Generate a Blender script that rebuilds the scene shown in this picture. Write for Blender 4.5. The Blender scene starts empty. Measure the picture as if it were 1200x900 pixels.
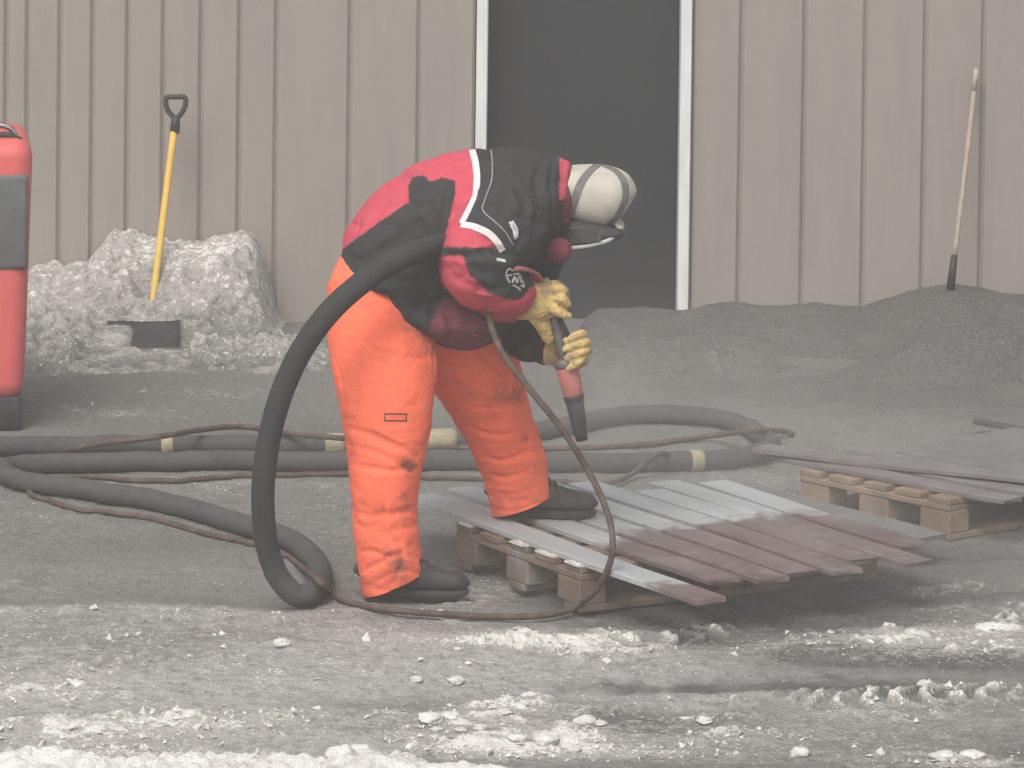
import bpy, math, random
import numpy as np
from mathutils import Vector
from mathutils.bvhtree import BVHTree

S = bpy.context.scene
COL = S.collection
rng = np.random.default_rng(7)
random.seed(7)

# ------------------------------------------------------------------ camera
CAM = np.array([0.0, 0.0, 2.87])
FPX, CX0, CY0 = 5000.0, 600.0, -162.0          # focal length and principal point (photo pixels)
PITCH, ROLL = math.radians(2.3), math.radians(0.7)
fwd = np.array([0, math.cos(PITCH), -math.sin(PITCH)])
r0 = np.array([1.0, 0, 0]); u0 = np.array([0, math.sin(PITCH), math.cos(PITCH)])
cr = r0 * math.cos(ROLL) + u0 * math.sin(ROLL)
cu = u0 * math.cos(ROLL) - r0 * math.sin(ROLL)
cam_d = bpy.data.cameras.new('camera'); cam = bpy.data.objects.new('camera', cam_d); COL.objects.link(cam)
from mathutils import Matrix
cam.matrix_world = Matrix(((cr[0], cu[0], -fwd[0], CAM[0]), (cr[1], cu[1], -fwd[1], CAM[1]),
                           (cr[2], cu[2], -fwd[2], CAM[2]), (0, 0, 0, 1)))
cam_d.sensor_width = 36.0; cam_d.lens = FPX / 1200 * 36.0
cam_d.shift_y = (CY0 - 450) / 1200.0
cam_d.clip_start = 0.1; cam_d.clip_end = 500
S.camera = cam

# ------------------------------------------------------------------ world, sun, exposure
SUN_EL, SUN_AZ = math.radians(52), math.radians(-160)      # high thin-cloud sun behind the camera
w = bpy.data.worlds.new('World'); S.world = w; w.use_nodes = True
nt = w.node_tree; nt.nodes.clear()
sky = nt.nodes.new('ShaderNodeTexSky'); sky.sky_type = 'NISHITA'; sky.sun_disc = False
sky.sun_elevation = SUN_EL; sky.sun_rotation = SUN_AZ
sky.dust_density = 6.0; sky.air_density = 1.0; sky.ozone_density = 1.0
hs = nt.nodes.new('ShaderNodeHueSaturation'); hs.inputs['Saturation'].default_value = 0.12   # cloud cover: grey sky
bg = nt.nodes.new('ShaderNodeBackground'); bg.inputs['Strength'].default_value = 0.15
out = nt.nodes.new('ShaderNodeOutputWorld')
nt.links.new(sky.outputs[0], hs.inputs['Color']); nt.links.new(hs.outputs[0], bg.inputs[0]); nt.links.new(bg.outputs[0], out.inputs[0])
sd = bpy.data.lights.new('sun', 'SUN'); sun = bpy.data.objects.new('sun', sd); COL.objects.link(sun)
sd.energy = 1.4; sd.angle = math.radians(25); sd.color = (1.0, 0.95, 0.89)
sdir = Vector((math.sin(SUN_AZ) * math.cos(SUN_EL), math.cos(SUN_AZ) * math.cos(SUN_EL), math.sin(SUN_EL)))
sun.rotation_euler = sdir.to_track_quat('Z', 'Y').to_euler(); sun.location = (0, 0, 5)
S.view_settings.view_transform = 'Standard'; S.view_settings.look = 'None'
S.view_settings.exposure = 0.1; S.view_settings.gamma = 1.0; S.view_settings.use_curve_mapping = False
S.render.engine = 'CYCLES'
S.cycles.max_bounces = 6; S.cycles.diffuse_bounces = 3; S.cycles.glossy_bounces = 2
S.cycles.volume_bounces = 1; S.cycles.transmission_bounces = 4; S.cycles.transparent_max_bounces = 6
S.cycles.use_denoising = True; S.cycles.volume_step_rate = 2.0; S.cycles.volume_max_steps = 128
HAZE_DENSITY = 0.0075

# ------------------------------------------------------------------ pixel <-> place
def ray(px, py):
    return fwd + (px - CX0) / FPX * cr - (py - CY0) / FPX * cu
def P(px, py, Y):                 # the point seen at a photo pixel at depth Y
    d = ray(px, py); return CAM + d * (Y / d[1])
def G(px, py, z=0.0):             # the point seen at a photo pixel at height z
    d = ray(px, py); return CAM + d * ((z - CAM[2]) / d[2])
def proj(p):
    d = np.asarray(p) - CAM; k = d @ fwd
    return np.stack([CX0 + FPX * (d @ cr) / k, CY0 - FPX * (d @ cu) / k], -1)

# ------------------------------------------------------------------ noise
def _h(i, seed):
    i = i.astype(np.int64)
    n = (i[..., 0] * 374761393 + i[..., 1] * 668265263 + i[..., 2] * 2147483647 + seed * 1274126177) & 0xffffffff
    n = ((n ^ (n >> 13)) * 1274126177) & 0xffffffff
    n = n ^ (n >> 16)
    return (n & 0xffffff) / float(0xffffff)
def vn(p, seed=0):                # value noise 0..1
    i = np.floor(p); f = p - i; f = f * f * (3 - 2 * f)
    r = 0
    for a in (0, 1):
        for b in (0, 1):
            for c in (0, 1):
                wgt = (f[..., 0] if a else 1 - f[..., 0]) * (f[..., 1] if b else 1 - f[..., 1]) * (f[..., 2] if c else 1 - f[..., 2])
                r = r + wgt * _h(i + np.array([a, b, c]), seed)
    return r
def fbm(p, seed=0, octv=4, gain=0.5):
    s = 0; a = 1; t = 0
    for k in range(octv):
        s = s + a * vn(p * 2 ** k + 17.3 * k, seed + k); t += a; a *= gain
    return s / t
def xy3(x, y, z=0.0):
    return np.stack([x, y, np.full_like(x, z)], -1)
def sst(a, b, x):
    t = np.clip((x - a) / (b - a), 0, 1); return t * t * (3 - 2 * t)

# ------------------------------------------------------------------ objects
def root(name, label, cat, loc=(0, 0, 0), group=None):
    o = bpy.data.objects.new(name, None); COL.objects.link(o); o.location = loc; o.empty_display_size = 0.1
    return tag(o, label, cat, group)
def tag(o, label=None, cat=None, group=None, kind=None):
    if label: o['label'] = label
    if cat: o['category'] = cat
    if group: o['group'] = group
    if kind: o['kind'] = kind
    return o
def link(name, me, m, parent=None, smooth=True):
    o = bpy.data.objects.new(name, me); COL.objects.link(o)
    if m and not me.materials: me.materials.append(m)
    if smooth: me.polygons.foreach_set('use_smooth', np.ones(len(me.polygons), bool))
    if parent:
        o.parent = parent
        bpy.context.view_layer.update()
        o.matrix_parent_inverse = parent.matrix_world.inverted()
    return o
def mesh(name, v, f):
    me = bpy.data.meshes.new(name); me.from_pydata([tuple(map(float, p)) for p in v], [], [tuple(map(int, q)) for q in f]); me.update(); return me
def quads_mesh(name, v, q):
    v = np.asarray(v, np.float32); q = np.asarray(q, np.int32)
    me = bpy.data.meshes.new(name)
    me.vertices.add(len(v)); me.vertices.foreach_set('co', v.ravel())
    me.loops.add(q.size); me.loops.foreach_set('vertex_index', q.ravel())
    me.polygons.add(len(q)); me.polygons.foreach_set('loop_start', np.arange(0, q.size, 4, dtype=np.int32))
    me.update(calc_edges=True); me.validate(); return me
def attr(me, name, val):
    a = me.attributes.new(name, 'FLOAT', 'POINT'); a.data.foreach_set('value', np.asarray(val, np.float32))
def attr_col(me, name, val):
    a = me.attributes.new(name, 'FLOAT_COLOR', 'POINT')
    val = np.concatenate([val, np.ones((len(val), 1))], 1); a.data.foreach_set('color', val.astype(np.float32).ravel())
def co(me):
    a = np.empty(len(me.vertices) * 3, np.float32); me.vertices.foreach_get('co', a); return a.reshape(-1, 3).astype(float)
def setco(me, v):
    me.vertices.foreach_set('co', np.asarray(v, np.float32).ravel()); me.update()
def nrm(me):
    a = np.empty(len(me.vertices) * 3, np.float32); me.vertex_normals.foreach_get('vector', a); return a.reshape(-1, 3).astype(float)

def box_vf(c, sx, sy, sz, ax=None, bev=0.0):
    """a bevelled box: c centre, full sizes; ax 3x3 rows = local axes"""
    ax = np.eye(3) if ax is None else np.asarray(ax, float)
    h = np.array([sx, sy, sz]) / 2; b = min(bev, h.min() * 0.8)
    if b <= 0:
        s = np.array([[-1, -1, -1], [1, -1, -1], [1, 1, -1], [-1, 1, -1], [-1, -1, 1], [1, -1, 1], [1, 1, 1], [-1, 1, 1]]) * h
        f = [(3, 2, 1, 0), (4, 5, 6, 7), (0, 1, 5, 4), (1, 2, 6, 5), (2, 3, 7, 6), (3, 0, 4, 7)]
        return np.asarray(c) + s @ ax, f
    v = []; idx = {}
    for i, sg in enumerate([(-1, -1, -1), (1, -1, -1), (1, 1, -1), (-1, 1, -1), (-1, -1, 1), (1, -1, 1), (1, 1, 1), (-1, 1, 1)]):
        for k in range(3):
            p = np.array(sg) * (h - b); p[k] = sg[k] * h[k]; idx[(i, k)] = len(v); v.append(p)
    f = []
    for k, fc in ((2, (3, 2, 1, 0)), (2, (4, 5, 6, 7)), (1, (0, 1, 5, 4)), (0, (1, 2, 6, 5)), (1, (2, 3, 7, 6)), (0, (3, 0, 4, 7))):
        f.append(tuple(idx[(i, k)] for i in fc))
    for (a, b2, k1, k2) in ((0, 1, 2, 1), (1, 2, 2, 0), (2, 3, 2, 1), (3, 0, 2, 0), (4, 5, 2, 1), (5, 6, 2, 0), (6, 7, 2, 1), (7, 4, 2, 0),
                            (0, 4, 1, 0), (1, 5, 1, 0), (2, 6, 1, 0), (3, 7, 1, 0)):
        f.append((idx[(a, k1)], idx[(b2, k1)], idx[(b2, k2)], idx[(a, k2)]))
    for i in range(8): f.append((idx[(i, 0)], idx[(i, 1)], idx[(i, 2)]))
    return np.asarray(c) + np.array(v) @ ax, f
def fixn(me):
    import bmesh
    bm = bmesh.new(); bm.from_mesh(me); bmesh.ops.recalc_face_normals(bm, faces=bm.faces); bm.to_mesh(me); bm.free(); return me
def box(name, c, sx, sy, sz, m, parent=None, ax=None, bev=0.003):
    v, f = box_vf(c, sx, sy, sz, ax, bev)
    return link(name, fixn(mesh(name, v, f)), m, parent, smooth=False)

def crom(pts, n):                   # Catmull-Rom through pts, n samples per segment
    p = np.asarray(pts, float); p = np.vstack([2 * p[0] - p[1], p, 2 * p[-1] - p[-2]])
    o = []
    for i in range(1, len(p) - 2):
        for t in np.arange(n) / n:
            a, b, c, d = p[i - 1:i + 3]
            o.append(0.5 * (2 * b + (c - a) * t + (2 * a - 5 * b + 4 * c - d) * t * t + (3 * b - a - 3 * c + d) * t ** 3))
    o.append(p[-2]); return np.array(o)
def tube_vf(path, r, sides=12, caps=True):
    path = np.asarray(path, float); n = len(path); r = np.full(n, r) if np.isscalar(r) else np.asarray(r)
    t = np.gradient(path, axis=0); t /= np.linalg.norm(t, axis=1)[:, None] + 1e-9
    a = np.array([0, 0, 1.0]) if abs(t[0][2]) < 0.9 else np.array([1.0, 0, 0])
    v = []
    for i in range(n):
        a = a - t[i] * (a @ t[i]); a /= np.linalg.norm(a); b = np.cross(t[i], a)
        for k in range(sides):
            th = 2 * math.pi * k / sides; v.append(path[i] + r[i] * (a * math.cos(th) + b * math.sin(th)))
    f = [(i * sides + k, i * sides + (k + 1) % sides, (i + 1) * sides + (k + 1) % sides, (i + 1) * sides + k) for i in range(n - 1) for k in range(sides)]
    if caps:
        f.append(tuple(range(sides - 1, -1, -1))); f.append(tuple(range((n - 1) * sides, n * sides)))
    return np.array(v), f
def tube(name, path, r, m, parent=None, sides=12):
    v, f = tube_vf(path, r, sides); return link(name, mesh(name, v, f), m, parent)
def loft_vf(rings, seg=28, sub=5, power=2.0):
    """rings: (centre xyz, a in-plane half width, b sideways half width). Sideways is kept near the Y axis."""
    c = np.array([q[0] for q in rings], float); ab = np.array([[q[1], q[2]] for q in rings], float)
    cc = crom(c, sub); aa = np.clip(crom(np.c_[ab, ab[:, :1] * 0], sub)[:, :2], 1e-4, None)
    t = np.gradient(cc, axis=0); t /= np.linalg.norm(t, axis=1)[:, None] + 1e-9
    v = []
    for i in range(len(cc)):
        sd_ = np.array([0, 1.0, 0]); sd_ = sd_ - t[i] * (sd_ @ t[i])
        if np.linalg.norm(sd_) < 0.2: sd_ = np.array([1.0, 0, 0]) - t[i] * t[i][0]
        sd_ /= np.linalg.norm(sd_); n_ = np.cross(sd_, t[i])
        for k in range(seg):
            th = 2 * math.pi * k / seg; cs, sn = math.cos(th), math.sin(th)
            cs = math.copysign(abs(cs) ** (2 / power), cs); sn = math.copysign(abs(sn) ** (2 / power), sn)
            v.append(cc[i] + n_ * aa[i, 0] * cs + sd_ * aa[i, 1] * sn)
    N = len(cc)
    f = [(i * seg + k, i * seg + (k + 1) % seg, (i + 1) * seg + (k + 1) % seg, (i + 1) * seg + k) for i in range(N - 1) for k in range(seg)]
    f.append(tuple(range(seg - 1, -1, -1))); f.append(tuple(range((N - 1) * seg, N * seg)))
    return np.array(v), f
def join_vf(parts):
    V = []; F = []; o = 0
    for v, f in parts:
        V.append(np.asarray(v)); F += [tuple(i + o for i in q) for q in f]; o += len(v)
    return np.vstack(V), F
def fuse(name, parts, voxel, smooth=6):
    """union of closed lofts as one continuous skin"""
    v, f = join_vf(parts); me = fixn_parts(mesh(name + '_raw', v, f)); o = bpy.data.objects.new(name + '_raw', me); COL.objects.link(o)
    md = o.modifiers.new('r', 'REMESH'); md.mode = 'VOXEL'; md.voxel_size = voxel
    dg = bpy.context.evaluated_depsgraph_get(); me2 = bpy.data.meshes.new_from_object(o.evaluated_get(dg)); me2.name = name
    bpy.data.objects.remove(o); bpy.data.meshes.remove(me)
    smooth_mesh(me2, smooth); return me2
def fixn_parts(me): return fixn(me)
def edges(me):
    e = np.empty(len(me.edges) * 2, np.int32); me.edges.foreach_get('vertices', e); return e.reshape(-1, 2)
def smooth_mesh(me, it):
    if not it: return
    e = edges(me); v = co(me); n = len(v); deg = np.bincount(e.ravel(), minlength=n).clip(1)
    for _ in range(it):
        s = np.stack([np.bincount(e[:, 0], v[e[:, 1], k], n) + np.bincount(e[:, 1], v[e[:, 0], k], n) for k in range(3)], 1)
        v = v * 0.4 + 0.6 * s / deg[:, None]
    setco(me, v)
def bvh(me):
    return BVHTree.FromPolygons([v.co for v in me.vertices], [p.vertices for p in me.polygons])
def hit(tree, px, py):
    d = Vector(ray(px, py)).normalized(); h = tree.ray_cast(Vector(CAM), d)
    return (np.array(h[0]), np.array(h[1])) if h[0] is not None else (None, None)
def strokes(name, tree, lines, width, m, parent, lift=0.003, thick=0.004, per=8):
    """flat sewn-on bands that follow a surface; lines in photo pixels"""
    parts = []
    for ln in lines:
        pts = [(h[0], h[1]) for h in (hit(tree, *q[:2]) for q in crom([(a, b, 0) for a, b in ln], per)) if h[0] is not None]
        if len(pts) < 2: continue
        p = np.array([a for a, _ in pts]); n = np.array([b for _, b in pts])
        for _ in range(2):
            n[1:-1] = (n[:-2] + n[1:-1] + n[2:]) / 3
        t = np.gradient(p, axis=0); V = []; F = []
        for i in range(len(p)):
            s_ = np.cross(n[i], t[i]); s_ /= np.linalg.norm(s_) + 1e-9
            for a, b in ((-1, -thick), (1, -thick), (1, lift), (-1, lift)): V.append(p[i] + s_ * a * width / 2 + n[i] * b)
        for i in range(len(p) - 1):
            for k in range(4): F.append((i * 4 + k, i * 4 + (k + 1) % 4, i * 4 + 4 + (k + 1) % 4, i * 4 + 4 + k))
        F += [(3, 2, 1, 0), tuple(len(V) - 4 + k for k in range(4))]
        parts.append((np.array(V), F))
    if not parts: return None
    v, f = join_vf(parts); return link(name, fixn(mesh(name, v, f)), m, parent, smooth=False)
def creases(me, tree, lines):
    """press folds into cloth: lines = (pixel polyline, depth, width)"""
    v = co(me); n = nrm(me); d = np.zeros(len(v))
    for ln, dep, wid in lines:
        pts = [h[0] for h in (hit(tree, *q[:2]) for q in crom([(a, b, 0) for a, b in ln], 6)) if h[0] is not None]
        if len(pts) < 2: continue
        pts = np.array(pts); dm = np.full(len(v), 9.0); best = np.zeros(len(v))
        L = len(pts)
        for i, q in enumerate(pts):
            dd = np.linalg.norm(v - q, axis=1); k = dd < dm; dm[k] = dd[k]; best[k] = i / max(1, L - 1)
        fade = np.sin(np.clip(best, 0.06, 0.94) * math.pi) ** 0.5
        x = dm / wid
        d += dep * fade * (-np.exp(-x * x) + 0.3 * np.exp(-((x - 1.8) ** 2) / 0.8))
    setco(me, v + n * d[:, None])
def inpoly(p, poly):
    x, y = p[:, 0], p[:, 1]; r = np.zeros(len(p), bool); j = len(poly) - 1
    for i in range(len(poly)):
        xi, yi = poly[i]; xj, yj = poly[j]
        c = ((yi > y) != (yj > y)) & (x < (xj - xi) * (y - yi) / (yj - yi + 1e-9) + xi); r ^= c; j = i
    return r

# ------------------------------------------------------------------ materials
def mat(name, c1, c2=None, scale=20, rough=0.8, bump=0.0, bscale=None, detail=6, metallic=0.0, spec=0.3, stretch=None, c3=None, s3=4, t3=(0.5, 0.7), attrcol=None, rvar=0.0):
    m = bpy.data.materials.new(name); m.use_nodes = True; t = m.node_tree; b = t.nodes['Principled BSDF']
    b.inputs['Roughness'].default_value = rough; b.inputs['Metallic'].default_value = metallic; b.inputs['Specular IOR Level'].default_value = spec
    tc = t.nodes.new('ShaderNodeTexCoord'); vec = tc.outputs['Object']
    if stretch:
        mp = t.nodes.new('ShaderNodeMapping'); mp.inputs['Scale'].default_value = stretch; t.links.new(vec, mp.inputs[0]); vec = mp.outputs[0]
    def noise(sc, det=detail, ro=0.6):
        n = t.nodes.new('ShaderNodeTexNoise'); n.inputs['Scale'].default_value = sc; n.inputs['Detail'].default_value = det; n.inputs['Roughness'].default_value = ro
        t.links.new(vec, n.inputs['Vector']); return n.outputs['Fac']
    def ramp(src, a, b_):
        r = t.nodes.new('ShaderNodeMapRange'); r.interpolation_type = 'SMOOTHSTEP'; r.inputs[1].default_value = a; r.inputs[2].default_value = b_; t.links.new(src, r.inputs[0]); return r.outputs[0]
    def mix(f, a, b_):
        x = t.nodes.new('ShaderNodeMix'); x.data_type = 'RGBA'
        if isinstance(f, float): x.inputs[0].default_value = f
        else: t.links.new(f, x.inputs[0])
        for i, q in ((6, a), (7, b_)):
            if isinstance(q, tuple): x.inputs[i].default_value = (*q, 1)
            else: t.links.new(q, x.inputs[i])
        return x.outputs[2]
    if attrcol:
        at = t.nodes.new('ShaderNodeAttribute'); at.attribute_name = attrcol; col = at.outputs['Color']
        if c2:
            col = mix(ramp(noise(scale), 0.45, 0.75), col, c2)
    else:
        col = mix(ramp(noise(scale), 0.3, 0.7), c1, c2 or c1)
    if c3: col = mix(ramp(noise(s3), *t3), col, c3)
    t.links.new(col, b.inputs['Base Color'])
    if bump:
        bn = t.nodes.new('ShaderNodeBump'); bn.inputs['Strength'].default_value = 1.0; bn.inputs['Distance'].default_value = bump
        t.links.new(noise(bscale or scale * 2), bn.inputs['Height']); t.links.new(bn.outputs[0], b.inputs['Normal'])
    m['h'] = 1
    return m
def nodes_of(m):
    t = m.node_tree; return t, t.nodes['Principled BSDF']

M = {}
M['rubber'] = mat('dusty_rubber', (0.045, 0.045, 0.046), (0.085, 0.083, 0.081), scale=14, rough=0.75, bump=0.002, bscale=60)
M['rubber_ground'] = M['rubber']
M['line'] = mat('brown_line', (0.05, 0.035, 0.028), (0.12, 0.085, 0.07), scale=25, rough=0.7)
M['line_black'] = mat('black_line', (0.03, 0.03, 0.03), (0.09, 0.085, 0.08), scale=25, rough=0.7)
M['tape'] = mat('yellow_tape', (0.40, 0.34, 0.20), (0.27, 0.235, 0.16), scale=40, rough=0.7, bump=0.003)
M['siding'] = mat('metal_siding', (0.290, 0.258, 0.229), (0.278, 0.248, 0.221), scale=5, rough=0.6, stretch=(5, 5, 0.6), c3=(0.25, 0.226, 0.204), s3=1.2, t3=(0.45, 0.85), bump=0.001, bscale=6)
M['core'] = mat('wall_core', (0.25, 0.22, 0.20), (0.23, 0.205, 0.185), rough=0.8)
M['trim'] = mat('white_trim', (0.70, 0.69, 0.68), (0.60, 0.59, 0.58), scale=18, rough=0.6, stretch=(1, 1, 0.2))
M['trim_grey'] = mat('grey_sill', (0.16, 0.155, 0.15), (0.11, 0.107, 0.103), scale=14, rough=0.8)
M['doorway_shade'] = mat('doorway_shade_paint', (0.023, 0.027, 0.031), (0.017, 0.020, 0.024), scale=3, rough=0.6, stretch=(1, 1, 0.2))  # near-black colour for the unlit inside of the doorway
M['wood'] = mat('pallet_wood', (0.28, 0.195, 0.128), (0.17, 0.12, 0.082), scale=7, rough=0.85, bump=0.003, bscale=30, c3=(0.16, 0.14, 0.125), s3=5, t3=(0.5, 0.75))
M['wood_grey'] = mat('dusty_pallet_wood', (0.20, 0.142, 0.105), (0.125, 0.092, 0.072), scale=7, rough=0.85, bump=0.003, bscale=30, c3=(0.22, 0.205, 0.19), s3=5, t3=(0.5, 0.75))
M['boot'] = mat('boot_leather', (0.030, 0.026, 0.024), (0.058, 0.050, 0.046), scale=22, rough=0.7, bump=0.006, bscale=40, c3=(0.075, 0.065, 0.058), s3=9, t3=(0.55, 0.8))
M['sole'] = mat('boot_sole', (0.02, 0.018, 0.017), (0.05, 0.045, 0.04), scale=30, rough=0.8)
M['glove'] = mat('glove_leather', (0.66, 0.46, 0.17), (0.52, 0.37, 0.16), scale=30, rough=0.8, bump=0.004, bscale=45, c3=(0.26, 0.21, 0.15), s3=22, t3=(0.46, 0.72))
M['helmet'] = mat('helmet_shell', (0.50, 0.46, 0.40), (0.42, 0.39, 0.345), scale=16, rough=0.6, bump=0.0015, bscale=30, c3=(0.30, 0.28, 0.25), s3=14, t3=(0.50, 0.82))
M['strap'] = mat('grey_strap', (0.17, 0.165, 0.15), (0.12, 0.118, 0.11), scale=40, rough=0.8)
M['visor_frame'] = mat('visor_frame', (0.035, 0.038, 0.038), (0.055, 0.057, 0.055), scale=20, rough=0.6)
M['visor_glass'] = mat('visor_glass', (0.028, 0.031, 0.031), (0.06, 0.062, 0.06), scale=16, rough=0.25, spec=0.5)
M['clear'] = mat('visor_edge', (0.42, 0.43, 0.42), (0.3, 0.31, 0.3), scale=16, rough=0.35)
M['maroon'] = mat('maroon_foam', (0.20, 0.035, 0.06), (0.13, 0.025, 0.045), scale=30, rough=0.9, bump=0.004)
M['white_cloth'] = mat('white_cloth', (0.75, 0.70, 0.69), (0.6, 0.53, 0.52), scale=40, rough=0.9)
M['grey_thread'] = mat('grey_thread', (0.30, 0.29, 0.28), (0.24, 0.23, 0.22), scale=40, rough=0.9)
M['logo'] = mat('logo_print', (0.62, 0.61, 0.60), (0.4, 0.4, 0.39), scale=60, rough=0.9)
M['skin'] = mat('skin', (0.45, 0.28, 0.21), (0.40, 0.24, 0.18), rough=0.6)
M['coral'] = mat('coral_grip', (0.50, 0.16, 0.13), (0.38, 0.13, 0.11), scale=25, rough=0.7, bump=0.002)
M['steel'] = mat('grey_steel', (0.20, 0.195, 0.185), (0.13, 0.127, 0.12), scale=30, rough=0.45, metallic=0.4)
M['black'] = mat('black_plastic', (0.022, 0.023, 0.024), (0.04, 0.04, 0.04), scale=20, rough=0.5)
M['yellow'] = mat('yellow_shaft', (0.66, 0.42, 0.07), (0.58, 0.38, 0.09), scale=14, rough=0.55, c3=(0.62, 0.5, 0.25), s3=25, t3=(0.55, 0.8))
M['handle_wood'] = mat('pale_handle', (0.44, 0.36, 0.28), (0.33, 0.265, 0.20), scale=12, rough=0.7, stretch=(4, 4, 0.5))
M['red_paint'] = mat('red_body', (0.68, 0.115, 0.11), (0.62, 0.11, 0.105), scale=4, rough=0.45, spec=0.4, bump=0.002, bscale=3, c3=(0.44, 0.12, 0.12), s3=3, t3=(0.5, 0.8))
M['vent'] = mat('grey_vent', (0.085, 0.09, 0.095), (0.13, 0.135, 0.14), scale=6, rough=0.6)
M['chrome'] = mat('chrome', (0.5, 0.5, 0.5), (0.35, 0.35, 0.35), scale=30, rough=0.25, metallic=1.0)

def ground_mat(name, kind):
    """dirty snow, ice and blasting grit: where each lies comes from the attributes 'snow' and 'grit'"""
    m = bpy.data.materials.new(name); m.use_nodes = True; t, b = nodes_of(m)
    N, L = t.nodes.new, t.links.new
    geo = N('ShaderNodeTexCoord').outputs['Object']
    def noise(sc, det=5, ro=0.6, off=0.0):
        mp = N('ShaderNodeMapping'); mp.inputs['Location'].default_value = (off, off * 1.7, 0); L(geo, mp.inputs[0])
        n = N('ShaderNodeTexNoise'); n.inputs['Scale'].default_value = sc; n.inputs['Detail'].default_value = det; n.inputs['Roughness'].default_value = ro
        L(mp.outputs[0], n.inputs['Vector']); return n.outputs['Fac']
    def math_(op, a, b_=None):
        x = N('ShaderNodeMath'); x.operation = op
        for i, q in enumerate((a, b_)):
            if q is None: continue
            if isinstance(q, (int, float)): x.inputs[i].default_value = q
            else: L(q, x.inputs[i])
        return x.outputs[0]
    def ss(src, a, c):
        r = N('ShaderNodeMapRange'); r.interpolation_type = 'SMOOTHSTEP'; r.inputs[1].default_value = a; r.inputs[2].default_value = c; L(src, r.inputs[0]); return r.outputs[0]
    def mix(f, a, c):
        x = N('ShaderNodeMix'); x.data_type = 'RGBA'; L(f, x.inputs[0])
        for i, q in ((6, a), (7, c)):
            if isinstance(q, tuple): x.inputs[i].default_value = (*q, 1)
            else: L(q, x.inputs[i])
        return x.outputs[2]
    def at(n):
        a = N('ShaderNodeAttribute'); a.attribute_name = n; return a.outputs['Fac']
    snow, grit = at('snow'), at('grit')
    n1, n2 = noise(7, 6, 0.65), noise(60, 4, 0.7, 3.0)
    n3 = noise(26, 5, 0.75, 5.0)
    mp = N('ShaderNodeMapping'); mp.inputs['Scale'].default_value = (7, 30, 12); L(geo, mp.inputs[0])
    st = N('ShaderNodeTexNoise'); st.inputs['Scale'].default_value = 1.0; st.inputs['Detail'].default_value = 5; st.inputs['Roughness'].default_value = 0.7; L(mp.outputs[0], st.inputs['Vector']); st = st.outputs['Fac']
    base = mix(ss(n1, 0.32, 0.68), (0.185, 0.180, 0.170), (0.265, 0.259, 0.246))
    base = mix(ss(n2, 0.42, 0.72), base, (0.14, 0.136, 0.129))
    base = mix(math_('MULTIPLY', at('pale'), ss(math_('ADD', n3, math_('MULTIPLY', st, 0.5)), 0.45, 0.85)), base, (0.40, 0.393, 0.378))
    g = ss(math_('ADD', grit, math_('MULTIPLY', math_('SUBTRACT', n1, 0.5), 1.3)), 0.25, 0.85)
    base = mix(g, base, mix(ss(n2, 0.4, 0.65), (0.095, 0.092, 0.088), (0.155, 0.15, 0.143)))
    sm = math_('ADD', snow, math_('ADD', math_('MULTIPLY', math_('SUBTRACT', n3, 0.5), 1.1), math_('MULTIPLY', math_('SUBTRACT', st, 0.5), 0.8)))
    dirty = ss(sm, 0.14, 0.66); s = ss(math_('ADD', sm, math_('MULTIPLY', math_('SUBTRACT', n2, 0.5), 0.7)), 0.62, 0.74)
    col = mix(dirty, base, (0.445, 0.425, 0.39))
    white = mix(ss(n1, 0.4, 0.75), (0.80, 0.78, 0.735), (0.60, 0.58, 0.54))
    col = mix(s, col, white)
    fk = ss(math_('ADD', noise(85, 3, 0.6, 8.0), math_('MULTIPLY', math_('ADD', math_('MINIMUM', snow, 0.28), math_('MULTIPLY', n1, 0.5)), 0.25)), 0.762, 0.79)
    col = mix(fk, col, (0.80, 0.785, 0.75))
    L(col, b.inputs['Base Color']); b.inputs['Roughness'].default_value = 0.85; b.inputs['Specular IOR Level'].default_value = 0.25
    bn = N('ShaderNodeBump'); bn.inputs['Distance'].default_value = 0.02; bn.inputs['Strength'].default_value = 1.0
    hgt = math_('ADD', math_('MULTIPLY', n2, 0.7), math_('MULTIPLY', n3, 1.0)); L(hgt, bn.inputs['Height']); L(bn.outputs[0], b.inputs['Normal'])
    return m
M['ground'] = ground_mat('icy_ground', 0)

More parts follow.
